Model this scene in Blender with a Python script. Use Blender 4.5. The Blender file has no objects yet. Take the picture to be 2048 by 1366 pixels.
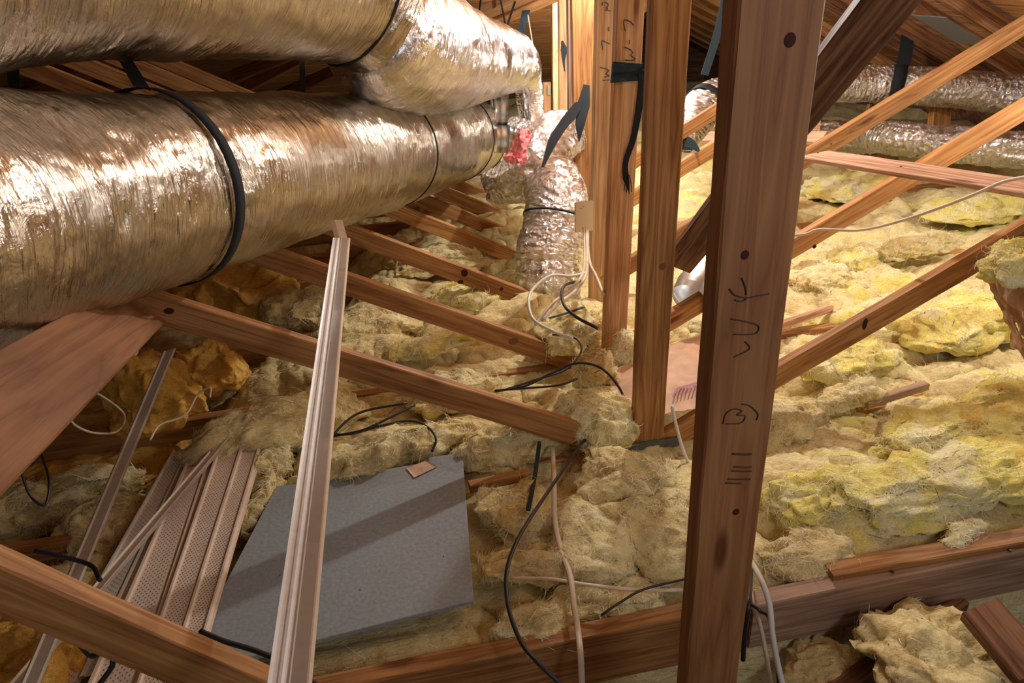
import bpy, bmesh, math, random
import numpy as np
from mathutils import Vector, Matrix
random.seed(4)
S = bpy.context.scene
COL = S.collection
# ------------------------------------------------------------------ camera
F, YAW, PIT, ROL = 1404.8, 0.16947, 0.48856, -0.05728
CAM = np.array([-0.7505, -1.2002, 1.4131])
cy, sy, cp, sp = math.cos(YAW), math.sin(YAW), math.cos(PIT), math.sin(PIT)
FW = np.array([sy*cp, cy*cp, -sp]); RT = np.array([cy, -sy, 0.0]); UPV = np.cross(RT, FW)
cr, sr = math.cos(ROL), math.sin(ROL)
CR, CU = cr*RT+sr*UPV, -sr*RT+cr*UPV
cd = bpy.data.cameras.new('camera'); cam = bpy.data.objects.new('camera', cd); COL.objects.link(cam)
cd.sensor_width = 36; cd.lens = F/2048*36; cd.clip_start = 0.02
cam.matrix_world = Matrix(((CR[0], CU[0], -FW[0], CAM[0]), (CR[1], CU[1], -FW[1], CAM[1]), (CR[2], CU[2], -FW[2], CAM[2]), (0, 0, 0, 1)))
S.camera = cam
# ------------------------------------------------------------------ light
S.view_settings.view_transform = 'Standard'; S.view_settings.look = 'None'
S.view_settings.gamma = 1; S.view_settings.exposure = 0.35; S.view_settings.use_curve_mapping = False
wd = bpy.data.worlds.new('world'); S.world = wd; wd.use_nodes = True
wd.node_tree.nodes['Background'].inputs[0].default_value = (1.0, 0.93, 0.86, 1)
wd.node_tree.nodes['Background'].inputs[1].default_value = 0.16
def lamp(name, loc, power, color, size=0.1):
    l = bpy.data.lights.new(name, 'POINT'); l.energy = power; l.color = color; l.shadow_soft_size = size
    o = bpy.data.objects.new(name, l); COL.objects.link(o); o.location = loc; return o
def area(name, loc, target, power, color, sx, sy_):
    l = bpy.data.lights.new(name, 'AREA'); l.energy = power; l.color = color; l.shape = 'RECTANGLE'; l.size = sx; l.size_y = sy_
    o = bpy.data.objects.new(name, l); COL.objects.link(o); o.location = loc
    o.rotation_euler = (Vector(target)-Vector(loc)).to_track_quat('-Z', 'Y').to_euler(); return o
lamp('work_lamp', (0.60, 2.00, 1.60), 64, (1.0, 0.97, 0.92), 0.035)
lamp('right_side_fill', (2.05, 0.75, 1.2), 34, (1.0, 0.98, 0.90), 0.05)  # unseen fill added to brighten the yellow insulation at right
lamp('far_lamp', (0.75, 3.4, 1.3), 26, (0.90, 0.95, 1.0), 0.04)
lamp('duct_top_fill', (2.5, 2.8, 1.22), 30, (0.92, 0.95, 1.0), 0.04)  # added lamp out of view, brightens the tops of the right-hand ducts
lamp('hidden_roof_fill', (1.22, 3.62, 0.74), 13, (1.0, 0.90, 0.75), 0.03)  # made-up lamp hidden behind a post, lights the back roof boards from below
lamp('overhead_fill', (0.20, 0.05, 1.86), 6, (1.0, 0.78, 0.55), 0.05)  # warm fill added out of view for the post fronts and big ducts
area('camera_bounce_fill', (0.35, -1.65, 1.55), (-0.5, 0.8, 0.4), 6, (0.95, 0.97, 1.0), 0.45, 0.35)  # soft bounce fill added behind the camera for the nearest post and ducts

# ------------------------------------------------------------------ helpers
def ray(x, y): return FW+(x-1024)/F*CR+(683-y)/F*CU
def Zp(x, y, z=0.0): d = ray(x, y); return CAM+d*(z-CAM[2])/d[2]
def Yp(x, y, Y): d = ray(x, y); return CAM+d*(Y-CAM[1])/d[1]
def Dp(x, y, k): return CAM+ray(x, y)*k
def PLp(x, y, a, b, c):
    d = ray(x, y); t = (a+b*CAM[0]+c*CAM[1]-CAM[2])/(d[2]-b*d[0]-c*d[1]); return CAM+t*d

_rng = np.random.default_rng(11)
PERM = _rng.permutation(512).astype(np.int64); PERM = np.concatenate([PERM, PERM, PERM])
RV = _rng.uniform(-1, 1, 512)
def vnoise(x, y, z):
    xi, yi, zi = np.floor(x).astype(np.int64), np.floor(y).astype(np.int64), np.floor(z).astype(np.int64)
    xf, yf, zf = x-xi, y-yi, z-zi
    u, v, w = xf*xf*(3-2*xf), yf*yf*(3-2*yf), zf*zf*(3-2*zf)
    def h(i, j, k): return RV[PERM[(PERM[(PERM[i & 511]+j) & 511]+k) & 511]]
    def L(a, b, t): return a+(b-a)*t
    x0 = L(L(h(xi, yi, zi), h(xi+1, yi, zi), u), L(h(xi, yi+1, zi), h(xi+1, yi+1, zi), u), v)
    x1 = L(L(h(xi, yi, zi+1), h(xi+1, yi, zi+1), u), L(h(xi, yi+1, zi+1), h(xi+1, yi+1, zi+1), u), v)
    return L(x0, x1, w)
def fbm(x, y, z, o=4, g=0.5):
    a, s, t = 1.0, 0.0, 0.0
    for i in range(o):
        s = s+a*vnoise(x+17.3*i, y+5.1*i, z+9.7*i); t += a; a *= g; x, y, z = x*2.03, y*2.03, z*2.03
    return s/t
def billow(x, y, z, o=4, g=0.5):
    a, s, t = 1.0, 0.0, 0.0
    for i in range(o):
        s = s+a*(1-np.exp(-3.2*np.abs(vnoise(x+31.3*i, y+7.1*i, z+2.7*i)))); t += a; a *= g; x, y, z = x*2.07, y*2.07, z*2.07
    return s/t

def link(name, me, mat, parent=None, world=None):
    o = bpy.data.objects.new(name, me); COL.objects.link(o)
    if mat: me.materials.append(mat)
    M = world if world is not None else Matrix.Identity(4)
    if parent is not None:
        o.parent = parent
        M = WORLD[parent.name].inverted() @ M
    o.matrix_local = M
    WORLD[o.name] = (WORLD[parent.name] @ M) if parent is not None else M
    return o
WORLD = {}
def empty(name, loc):
    o = bpy.data.objects.new(name, None); COL.objects.link(o); o.location = tuple(loc); o.empty_display_size = 0.05
    WORLD[o.name] = Matrix.Translation(Vector(loc)); return o
def tag(o, label, cat, group=None, kind=None):
    o['label'] = label; o['category'] = cat
    if group: o['group'] = group
    if kind: o['kind'] = kind
    return o
def mesh(name, V, Fc, smooth=True, uv=None):
    me = bpy.data.meshes.new(name)
    V = np.asarray(V, np.float32)
    if isinstance(Fc, np.ndarray):
        n, k = Fc.shape
        me.vertices.add(len(V)); me.vertices.foreach_set('co', V.ravel())
        me.loops.add(n*k); me.loops.foreach_set('vertex_index', Fc.astype(np.int32).ravel())
        me.polygons.add(n); me.polygons.foreach_set('loop_start', np.arange(0, n*k, k, dtype=np.int32))
        me.update(calc_edges=True)
    else:
        me.from_pydata([tuple(map(float, v)) for v in V], [], Fc)
    if smooth: me.polygons.foreach_set('use_smooth', np.ones(len(me.polygons), bool))
    if uv is not None:
        l = me.uv_layers.new(name='UVMap'); idx = np.zeros(len(me.loops), np.int32); me.loops.foreach_get('vertex_index', idx)
        l.data.foreach_set('uv', np.asarray(uv, np.float32)[idx].ravel())
    me.update(); return me
def nrm(v): v = np.asarray(v, float); return v/np.linalg.norm(v)
def frame(p0, p1, back):
    ex = nrm(np.asarray(p1)-np.asarray(p0)); back = np.asarray(back, float)
    ey = nrm(back-ex*(back@ex)); ez = np.cross(ex, ey)
    return Matrix(((ex[0], ey[0], ez[0], p0[0]), (ex[1], ey[1], ez[1], p0[1]), (ex[2], ey[2], ez[2], p0[2]), (0, 0, 0, 1)))
BEV = 0.003
def bar(name, p0, p1, w, t, mat, parent=None, back=(0, 1, 0), anchor='top', bev=BEV, rough=0.0008, cut0=0.0, cut1=0.0):
    """box from p0 to p1; w lies across in plane, t goes along 'back'; p on the top front edge ('top') or centred ('c')"""
    p0 = np.asarray(p0, float); p1 = np.asarray(p1, float); Lg = float(np.linalg.norm(p1-p0))
    M = frame(p0, p1, back)
    z0, z1 = (-w, 0) if anchor == 'top' else (-w/2, w/2)
    n = max(2, min(24, int(Lg/0.08)))
    c = bev
    prof = [(c, z0), (t-c, z0), (t, z0+c), (t, z1-c), (t-c, z1), (c, z1), (0, z1-c), (0, z0+c)]
    V, Fc = [], []
    rr = random.Random(sum(map(ord, name))+int(Lg*1000))
    for i in range(n+1):
        x = Lg*i/n
        for (a, b) in prof:
            xx = x
            if i == 0: xx = x+cut0*(b-z0)/(z1-z0)
            if i == n: xx = x+cut1*(b-z0)/(z1-z0)
            V.append((xx, a+rr.uniform(-rough, rough), b+rr.uniform(-rough, rough)))
    for i in range(n):
        for j in range(8):
            a, b = i*8+j, i*8+(j+1) % 8
            Fc.append((a, a+8, b+8, b))
    Fc.append(tuple(range(8))); Fc.append(tuple(n*8+j for j in reversed(range(8))))
    return link(name, mesh(name, V, Fc, False), mat, parent, M)
def crom(pts, n):
    P = np.asarray(pts, float); P = np.vstack([2*P[0]-P[1], P, 2*P[-1]-P[-2]]); out = []
    m = len(P)-3
    for i in range(m):
        for k in range(n):
            t = k/n; a, b, c, d = P[i:i+4]
            out.append(0.5*((2*b)+(-a+c)*t+(2*a-5*b+4*c-d)*t*t+(-a+3*b-3*c+d)*t**3))
    out.append(P[-2]); return np.array(out)
def frames(C_, hint=(0, 0, 1)):
    T = np.gradient(C_, axis=0); T /= np.linalg.norm(T, axis=1)[:, None]
    N = np.zeros_like(T); n0 = np.array(hint, float); n0 = n0-T[0]*(n0@T[0])
    if np.linalg.norm(n0) < 0.1: n0 = np.cross(T[0], (1, 0.3, 0))
    n = nrm(n0)
    for i in range(len(T)):
        n = nrm(n-T[i]*(n@T[i])); N[i] = n
    return T, N, np.cross(T, N)
def tube(name, pts, r, mat, parent=None, seg=8, n=8, flat=1.0, disp=None, cap=True, raw=False, hint=(0, 0, 1)):
    C_ = np.asarray(pts, float) if raw else crom(pts, n)
    T, N, B = frames(C_, hint); m = len(C_)
    s = np.concatenate([[0], np.cumsum(np.linalg.norm(np.diff(C_, axis=0), axis=1))])
    rr = np.array([r(x) for x in s]) if callable(r) else (np.interp(np.linspace(0, 1, m), np.linspace(0, 1, len(r)), r) if hasattr(r, '__len__') else np.full(m, r))
    th = np.linspace(0, 2*np.pi, seg, endpoint=False)
    SS, TH = np.meshgrid(s, th, indexing='ij')
    R = np.repeat(rr[:, None], seg, 1)
    if disp is not None: R = R+disp(SS, TH, R)
    V = C_[:, None, :]+(N[:, None, :]*np.cos(TH)[..., None]*flat+B[:, None, :]*np.sin(TH)[..., None])*R[..., None]
    V = V.reshape(-1, 3)
    i, j = np.meshgrid(np.arange(m-1), np.arange(seg), indexing='ij'); a = i*seg+j; b = i*seg+(j+1) % seg
    Fc = np.stack([a, b, b+seg, a+seg], -1).reshape(-1, 4)
    uv = np.stack([SS.ravel(), (np.abs(TH-np.pi)*R).ravel()], -1)
    if cap and seg <= 12:
        Fl = [tuple(f) for f in Fc.tolist()]+[tuple(reversed(range(seg))), tuple((m-1)*seg+k for k in range(seg))]
        me = mesh(name, V, Fl, True, uv)
    else: me = mesh(name, V, Fc, True, uv)
    o = link(name, me, mat, parent)
    return o, (C_, T, N, B, s, rr)
def ring(name, fr, sp_, mat, width=0.05, off=0.006, thick=0.002, a0=0, a1=2*math.pi, parent=None, skew=0.0):
    C_, T, N, B, s, rr = fr; V, Fc = [], []
    nn = 48
    for k in range(nn+1):
        a = a0+(a1-a0)*k/nn; sc = sp_+skew*math.sin(a)
        for (dw, dr) in ((-width/2, 0), (width/2, 0), (width/2, thick), (-width/2, thick)):
            ss = sc+dw; c = np.array([np.interp(ss, s, C_[:, q]) for q in range(3)])
            i = int(np.clip(np.searchsorted(s, ss), 0, len(s)-1)); R = np.interp(ss, s, rr)+off+dr
            V.append(c+(N[i]*math.cos(a)+B[i]*math.sin(a))*R)
    for k in range(nn):
        for j in range(4):
            a, b = k*4+j, k*4+(j+1) % 4; Fc.append((a, b, b+4, a+4))
    return link(name, mesh(name, V, Fc, True), mat, parent)
def ribbon(name, pts, w, mat, parent=None, wdir=(1, 0, 0), thick=0.002, n=8, wl=None, wob=0.0):
    C_ = crom(pts, n); T = np.gradient(C_, axis=0); m = len(C_); V, Fc = [], []
    ws = np.interp(np.linspace(0, 1, m), np.linspace(0, 1, len(wl)), wl) if wl else np.full(m, w)
    for i in range(m):
        t = nrm(T[i]); d = np.array(wdir, float); d = nrm(d-t*(d@t)); nn = np.cross(t, d)
        o_ = wob*math.sin(i*1.7)
        for (a, b) in ((-.5, 0), (0, .6*wob), (.5, 0), (.5, 1), (0, 1), (-.5, 1)):
            V.append(C_[i]+d*(a*ws[i]+o_)+nn*((b if abs(b) == 1 else 0)*thick+(b if abs(b) != 1 else 0)))
    for i in range(m-1):
        for j in range(6):
            a, b = i*6+j, i*6+(j+1) % 6; Fc.append((a, b, b+6, a+6))
    Fc += [tuple(range(6))[::-1], tuple((m-1)*6+k for k in range(6))]
    return link(name, mesh(name, V, Fc, False), mat, parent)

# ------------------------------------------------------------------ materials
def newmat(name):
    m = bpy.data.materials.new(name); m.use_nodes = True; nt = m.node_tree; b = nt.nodes['Principled BSDF']
    return m, nt, b, nt.nodes.new, nt.links.new
def ramp(nt, stops):
    r = nt.nodes.new('ShaderNodeValToRGB'); e = r.color_ramp.elements
    e[0].position, e[0].color = stops[0][0], (*stops[0][1], 1); e[1].position, e[1].color = stops[-1][0], (*stops[-1][1], 1)
    for p, c in stops[1:-1]: x = e.new(p); x.color = (*c, 1)
    return r
def plain(name, col, rough=0.6, metal=0.0, spec=0.5, bump=0, bscale=60, var=0.0):
    m, nt, b, N_, L_ = newmat(name)
    b.inputs['Base Color'].default_value = (*col, 1); b.inputs['Roughness'].default_value = rough
    b.inputs['Metallic'].default_value = metal; b.inputs['Specular IOR Level'].default_value = spec
    tc = N_('ShaderNodeTexCoord'); nz = N_('ShaderNodeTexNoise'); nz.inputs['Scale'].default_value = bscale; nz.inputs['Detail'].default_value = 6
    L_(tc.outputs['Object'], nz.inputs['Vector'])
    if var:
        r = ramp(nt, [(0.3, tuple(c*(1-var) for c in col)), (0.7, tuple(min(1, c*(1+var)) for c in col))]); L_(nz.outputs['Fac'], r.inputs[0]); L_(r.outputs[0], b.inputs['Base Color'])
    if bump:
        bp = N_('ShaderNodeBump'); bp.inputs['Strength'].default_value = bump; bp.inputs['Distance'].default_value = 0.003; L_(nz.outputs['Fac'], bp.inputs['Height']); L_(bp.outputs[0], b.inputs['Normal'])
    return m
def wood(name, dark, mid, light, knots=True, gscale=1.0, grey=0.0):
    m, nt, b, N_, L_ = newmat(name)
    tc = N_('ShaderNodeTexCoord'); oi = N_('ShaderNodeObjectInfo')
    add = N_('ShaderNodeVectorMath'); add.operation = 'MULTIPLY_ADD'; add.inputs[1].default_value = (1, 1, 1)
    cmb = N_('ShaderNodeMath'); cmb.operation = 'MULTIPLY'; cmb.inputs[1].default_value = 37.0; L_(oi.outputs['Random'], cmb.inputs[0])
    cx = N_('ShaderNodeCombineXYZ'); L_(cmb.outputs[0], cx.inputs[0]); L_(cmb.outputs[0], cx.inputs[1]); L_(cmb.outputs[0], cx.inputs[2])
    L_(tc.outputs['Object'], add.inputs[0]); L_(cx.outputs[0], add.inputs[2])
    # knots
    mk = N_('ShaderNodeMapping'); mk.inputs['Scale'].default_value = (1.9, 6.0, 8.0); L_(add.outputs[0], mk.inputs[0])
    vo = N_('ShaderNodeTexVoronoi'); vo.inputs['Scale'].default_value = 1.0; L_(mk.outputs[0], vo.inputs['Vector'])
    # grain
    mp = N_('ShaderNodeMapping'); mp.inputs['Scale'].default_value = (1.0*gscale, 30*gscale, 30*gscale); L_(add.outputs[0], mp.inputs[0])
    nz = N_('ShaderNodeTexNoise'); nz.inputs['Scale'].default_value = 1.0; nz.inputs['Detail'].default_value = 3; nz.inputs['Distortion'].default_value = 0.6; L_(mp.outputs[0], nz.inputs['Vector'])
    # distort the grain rings by knot distance
    kd = N_('ShaderNodeMath'); kd.operation = 'MULTIPLY_ADD'; kd.inputs[1].default_value = 0.30; L_(vo.outputs['Distance'], kd.inputs[0]); L_(nz.outputs['Fac'], kd.inputs[2])
    ml = N_('ShaderNodeMath'); ml.operation = 'MULTIPLY'; ml.inputs[1].default_value = 9.0; L_(kd.outputs[0], ml.inputs[0])
    fr = N_('ShaderNodeMath'); fr.operation = 'PINGPONG'; fr.inputs[1].default_value = 1.0; L_(ml.outputs[0], fr.inputs[0])
    r = ramp(nt, [(0.0, light), (0.45, mid), (0.85, tuple(0.55*a+0.45*c for a, c in zip(mid, dark))), (1.0, dark)]); L_(fr.outputs[0], r.inputs[0])
    n2 = N_('ShaderNodeTexNoise'); n2.inputs['Scale'].default_value = 3.0; n2.inputs['Detail'].default_value = 5; L_(add.outputs[0], n2.inputs['Vector'])
    r2 = ramp(nt, [(0.3, (0.72, 0.68, 0.66)), (0.5, (0.95, 0.95, 0.95)), (0.75, (1.15, 1.12, 1.05))]); L_(n2.outputs['Fac'], r2.inputs[0])
    mx = N_('ShaderNodeMix'); mx.data_type = 'RGBA'; mx.blend_type = 'MULTIPLY'; mx.inputs[0].default_value = 0.75; L_(r.outputs[0], mx.inputs[6]); L_(r2.outputs[0], mx.inputs[7])
    rk = ramp(nt, [(0.06, (0.30, 0.18, 0.12)), (0.12, (1, 1, 1))]); L_(vo.outputs['Distance'], rk.inputs[0])
    m3 = N_('ShaderNodeMix'); m3.data_type = 'RGBA'; m3.blend_type = 'MULTIPLY'; m3.inputs[0].default_value = 0.85 if knots else 0.0; L_(mx.outputs[2], m3.inputs[6]); L_(rk.outputs[0], m3.inputs[7])
    hv = N_('ShaderNodeHueSaturation'); L_(m3.outputs[2], hv.inputs['Color'])
    vr = N_('ShaderNodeMapRange'); vr.inputs[3].default_value = 0.82; vr.inputs[4].default_value = 1.15; L_(oi.outputs['Random'], vr.inputs[0]); L_(vr.outputs[0], hv.inputs['Value'])
    hv.inputs['Saturation'].default_value = 1-grey
    L_(hv.outputs[0], b.inputs['Base Color']); b.inputs['Roughness'].default_value = 0.62; b.inputs['Specular IOR Level'].default_value = 0.3
    bp = N_('ShaderNodeBump'); bp.inputs['Strength'].default_value = 0.25; bp.inputs['Distance'].default_value = 0.002; L_(fr.outputs[0], bp.inputs['Height']); L_(bp.outputs[0], b.inputs['Normal'])
    return m
WOOD = wood('pine_framing', (0.27, 0.105, 0.034), (0.44, 0.205, 0.070), (0.55, 0.285, 0.105))
WOODL = wood('pale_pine', (0.40, 0.19, 0.08), (0.58, 0.31, 0.14), (0.68, 0.41, 0.21))
WOODD = wood('old_brown_pine', (0.09, 0.035, 0.018), (0.22, 0.10, 0.05), (0.33, 0.16, 0.08))
WOODG = wood('weathered_pine', (0.27, 0.14, 0.085), (0.40, 0.23, 0.14), (0.50, 0.31, 0.20), grey=0.12)
WOODV = wood('lit_pale_pine', (0.52, 0.28, 0.13), (0.72, 0.44, 0.22), (0.82, 0.56, 0.32))  # paled to put stronger light on the far posts into their colour
WOODN = wood('near_brown_pine', (0.24, 0.092, 0.034), (0.32, 0.135, 0.052), (0.37, 0.17, 0.066))
WOODP = wood('pink_pine_plank', (0.33, 0.16, 0.09), (0.60, 0.35, 0.23), (0.72, 0.46, 0.32))
DECK = wood('roof_deck_board', (0.22, 0.10, 0.04), (0.40, 0.20, 0.085), (0.52, 0.28, 0.12), knots=False)
def foil(name, crumple=0.5, rings=0.6, rough=0.24, tint=(0.80, 0.785, 0.75), facet=0.0):
    m, nt, b, N_, L_ = newmat(name)
    b.inputs['Base Color'].default_value = (*tint, 1); b.inputs['Metallic'].default_value = 1.0; b.inputs['Roughness'].default_value = rough
    uv = N_('ShaderNodeUVMap')
    mp = N_('ShaderNodeMapping'); mp.inputs['Scale'].default_value = (95, 8, 1); mp.inputs['Rotation'].default_value = (0, 0, 0.10); L_(uv.outputs[0], mp.inputs[0])
    n1 = N_('ShaderNodeTexNoise'); n1.inputs['Scale'].default_value = 1; n1.inputs['Detail'].default_value = 4; n1.inputs['Distortion'].default_value = 0.4; L_(mp.outputs[0], n1.inputs['Vector'])
    mp2 = N_('ShaderNodeMapping'); mp2.inputs['Scale'].default_value = (38, 26, 1); L_(uv.outputs[0], mp2.inputs[0])
    n2 = N_('ShaderNodeTexNoise'); n2.inputs['Scale'].default_value = 1; n2.inputs['Detail'].default_value = 5; n2.inputs['Roughness'].default_value = 0.62; n2.inputs['Distortion'].default_value = 1.6; L_(mp2.outputs[0], n2.inputs['Vector'])
    mp3 = N_('ShaderNodeMapping'); mp3.inputs['Scale'].default_value = (7, 3.5, 1); L_(uv.outputs[0], mp3.inputs[0])
    n3 = N_('ShaderNodeTexNoise'); n3.inputs['Detail'].default_value = 2; n3.inputs['Scale'].default_value = 1; L_(mp3.outputs[0], n3.inputs['Vector'])
    b1 = N_('ShaderNodeBump'); b1.inputs['Strength'].default_value = rings; b1.inputs['Distance'].default_value = 0.0055; L_(n1.outputs['Fac'], b1.inputs['Height'])
    b2 = N_('ShaderNodeBump'); b2.inputs['Strength'].default_value = crumple; b2.inputs['Distance'].default_value = 0.009; L_(n2.outputs['Fac'], b2.inputs['Height']); L_(b1.outputs[0], b2.inputs['Normal'])
    last = b2
    if facet:
        vo = N_('ShaderNodeTexVoronoi'); vo.inputs['Scale'].default_value = 1.0; mp5 = N_('ShaderNodeMapping'); mp5.inputs['Scale'].default_value = (42, 24, 1); L_(uv.outputs[0], mp5.inputs[0])
        va = N_('ShaderNodeVectorMath'); va.operation = 'MULTIPLY_ADD'; va.inputs[1].default_value = (1.2, 1.2, 0); L_(n2.outputs['Color'], va.inputs[0]); L_(mp5.outputs[0], va.inputs[2]); L_(va.outputs[0], vo.inputs['Vector'])
        b3 = N_('ShaderNodeBump'); b3.inputs['Strength'].default_value = facet; b3.inputs['Distance'].default_value = 0.014; L_(vo.outputs['Distance'], b3.inputs['Height']); L_(b2.outputs[0], b3.inputs['Normal']); last = b3
    L_(last.outputs[0], b.inputs['Normal'])
    r = ramp(nt, [(0.35, (rough*0.7,)*3), (0.7, (rough*1.7,)*3)]); L_(n3.outputs['Fac'], r.inputs[0]); L_(r.outputs[0], b.inputs['Roughness'])
    return m
FOIL = foil('duct_foil', 0.35, 0.8, 0.20, tint=(0.54, 0.49, 0.42))
FOIL2 = foil('bright_duct_foil', 0.45, 0.8, 0.20, tint=(0.84, 0.84, 0.86))
FOILC = foil('crumpled_foil', 0.9, 0.4, 0.14, tint=(0.86, 0.86, 0.86), facet=0.9)
GALV = plain('galvanised_steel', (0.62, 0.65, 0.67), 0.32, 1.0, bump=0.05, bscale=40)
MESHP = plain('nail_plate_steel', (0.17, 0.18, 0.20), 0.5, 0.7, bump=0.8, bscale=260, var=0.4)
BLACK = plain('black_strap_fabric', (0.016, 0.018, 0.022), 0.8, 0, 0.2, bump=0.3, bscale=300)
BLACKT = plain('blue_black_tape', (0.02, 0.035, 0.045), 0.7, 0, 0.3, bump=0.3, bscale=200)
CABB = plain('black_cable', (0.018, 0.018, 0.022), 0.38)
CABW = plain('cream_cable_sheath', (0.74, 0.62, 0.47), 0.42, var=0.12, bscale=20)
CABG = plain('white_cable_sheath', (0.78, 0.74, 0.66), 0.42)
TRIM = plain('white_vinyl_trim', (0.90, 0.89, 0.88), 0.35, bump=0.1, bscale=60, var=0.06)
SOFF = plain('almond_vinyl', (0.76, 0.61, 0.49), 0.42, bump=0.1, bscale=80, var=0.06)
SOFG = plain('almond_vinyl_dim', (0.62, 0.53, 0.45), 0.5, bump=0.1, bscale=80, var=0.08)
HOLE = plain('dark_perforation', (0.10, 0.06, 0.045), 0.8)
BOARD = plain('grey_cement_board', (0.29, 0.32, 0.345), 0.62, bump=0.35, bscale=90, var=0.12)
TORN = plain('torn_paper_backing', (0.62, 0.42, 0.30), 0.8, var=0.2, bscale=50)
PLATE = plain('almond_plastic', (0.72, 0.60, 0.40), 0.4)
PINK = plain('pink_fibreglass', (0.85, 0.25, 0.27), 0.9, bump=0.8, bscale=90, var=0.25)
KRAFT = plain('kraft_paper', (0.60, 0.36, 0.22), 0.62, bump=0.8, bscale=22, var=0.15)
INKP = plain('faded_purple_print', (0.42, 0.18, 0.24), 0.8)
PENC = plain('dark_marker', (0.05, 0.03, 0.03), 0.7)
PENB = plain('grey_blue_marker', (0.12, 0.15, 0.18), 0.7)
NAIL = plain('rusty_nail', (0.05, 0.04, 0.04), 0.5, 0.6)
GYPS = plain('gypsum_ceiling_back', (0.07, 0.05, 0.045), 0.9, var=0.3, bscale=6)
def insul(name, cols, dirt=0.35, gradient=False):
    m, nt, b, N_, L_ = newmat(name)
    g = N_('ShaderNodeNewGeometry')
    n1 = N_('ShaderNodeTexNoise'); n1.inputs['Scale'].default_value = 4.5; n1.inputs['Detail'].default_value = 7; n1.inputs['Roughness'].default_value = 0.6; n1.inputs['Distortion'].default_value = 0.8; L_(g.outputs['Position'], n1.inputs['Vector'])
    fac = n1.outputs['Fac']
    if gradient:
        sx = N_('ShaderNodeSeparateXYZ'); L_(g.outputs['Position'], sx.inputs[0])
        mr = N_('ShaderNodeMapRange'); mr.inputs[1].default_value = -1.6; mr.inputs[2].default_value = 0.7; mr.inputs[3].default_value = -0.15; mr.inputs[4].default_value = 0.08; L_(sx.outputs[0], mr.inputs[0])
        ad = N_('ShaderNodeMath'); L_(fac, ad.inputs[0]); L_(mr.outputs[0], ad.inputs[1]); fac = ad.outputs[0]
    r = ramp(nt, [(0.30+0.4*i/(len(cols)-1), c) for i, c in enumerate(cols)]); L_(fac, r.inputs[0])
    n2 = N_('ShaderNodeTexNoise'); n2.inputs['Scale'].default_value = 14; n2.inputs['Detail'].default_value = 8; n2.inputs['Roughness'].default_value = 0.7; L_(g.outputs['Position'], n2.inputs['Vector'])
    r2 = ramp(nt, [(0.36, (0.48, 0.34, 0.22)), (0.50, (1, 1, 1))]); L_(n2.outputs['Fac'], r2.inputs[0])
    mx = N_('ShaderNodeMix'); mx.data_type = 'RGBA'; mx.blend_type = 'MULTIPLY'; mx.inputs[0].default_value = dirt; L_(r.outputs[0], mx.inputs[6]); L_(r2.outputs[0], mx.inputs[7])
    vs = N_('ShaderNodeTexVoronoi'); vs.inputs['Scale'].default_value = 42; L_(g.outputs['Position'], vs.inputs['Vector'])
    r3 = ramp(nt, [(0.06, (0.25, 0.15, 0.09)), (0.13, (1, 1, 1))]); L_(vs.outputs['Distance'], r3.inputs[0])
    m2 = N_('ShaderNodeMix'); m2.data_type = 'RGBA'; m2.blend_type = 'MULTIPLY'; m2.inputs[0].default_value = 0.6; L_(mx.outputs[2], m2.inputs[6]); L_(r3.outputs[0], m2.inputs[7])
    L_(m2.outputs[2], b.inputs['Base Color']); b.inputs['Roughness'].default_value = 0.95; b.inputs['Specular IOR Level'].default_value = 0.15
    b.inputs['Subsurface Weight'].default_value = 0.4; b.inputs['Subsurface Radius'].default_value = (1.0, 0.75, 0.35); b.inputs['Subsurface Scale'].default_value = 0.02
    n4 = N_('ShaderNodeTexNoise'); n4.inputs['Scale'].default_value = 30; n4.inputs['Detail'].default_value = 4; n4.inputs['Roughness'].default_value = 0.5; n4.inputs['Distortion'].default_value = 1.6; mp4 = N_('ShaderNodeMapping'); mp4.inputs['Scale'].default_value = (0.6, 1.7, 1.5); mp4.inputs['Rotation'].default_value = (0, 0, 0.15); L_(g.outputs['Position'], mp4.inputs[0]); L_(mp4.outputs[0], n4.inputs['Vector'])
    n5 = N_('ShaderNodeTexNoise'); n5.inputs['Scale'].default_value = 120; n5.inputs['Detail'].default_value = 3; n5.inputs['Distortion'].default_value = 2.5; L_(mp4.outputs[0], n5.inputs['Vector'])
    r5 = ramp(nt, [(0.35, (0.78, 0.70, 0.58)), (0.62, (1.12, 1.12, 1.12))]); L_(n5.outputs['Fac'], r5.inputs[0]); m5 = N_('ShaderNodeMix'); m5.data_type = 'RGBA'; m5.blend_type = 'MULTIPLY'; m5.inputs[0].default_value = 0.8; L_(m2.outputs[2], m5.inputs[6]); L_(r5.outputs[0], m5.inputs[7]); L_(m5.outputs[2], b.inputs['Base Color'])
    b1 = N_('ShaderNodeBump'); b1.inputs['Strength'].default_value = 0.8; b1.inputs['Distance'].default_value = 0.010; L_(n4.outputs['Fac'], b1.inputs['Height'])
    b2 = N_('ShaderNodeBump'); b2.inputs['Strength'].default_value = 0.6; b2.inputs['Distance'].default_value = 0.005; L_(n5.outputs['Fac'], b2.inputs['Height']); L_(b1.outputs[0], b2.inputs['Normal']); L_(b2.outputs[0], b.inputs['Normal'])
    return m
Yl, Cr, Gd, Tn, Br = (0.92, 0.82, 0.28), (0.93, 0.85, 0.50), (0.93, 0.66, 0.16), (0.79, 0.66, 0.34), (0.56, 0.44, 0.22)
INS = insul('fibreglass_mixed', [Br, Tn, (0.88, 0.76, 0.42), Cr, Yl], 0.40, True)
INSY = insul('fibreglass_fresh', [Gd, Yl, (0.91, 0.83, 0.24), (0.93, 0.88, 0.42), (0.95, 0.93, 0.66), (0.91, 0.82, 0.27)], 0.25)
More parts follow.
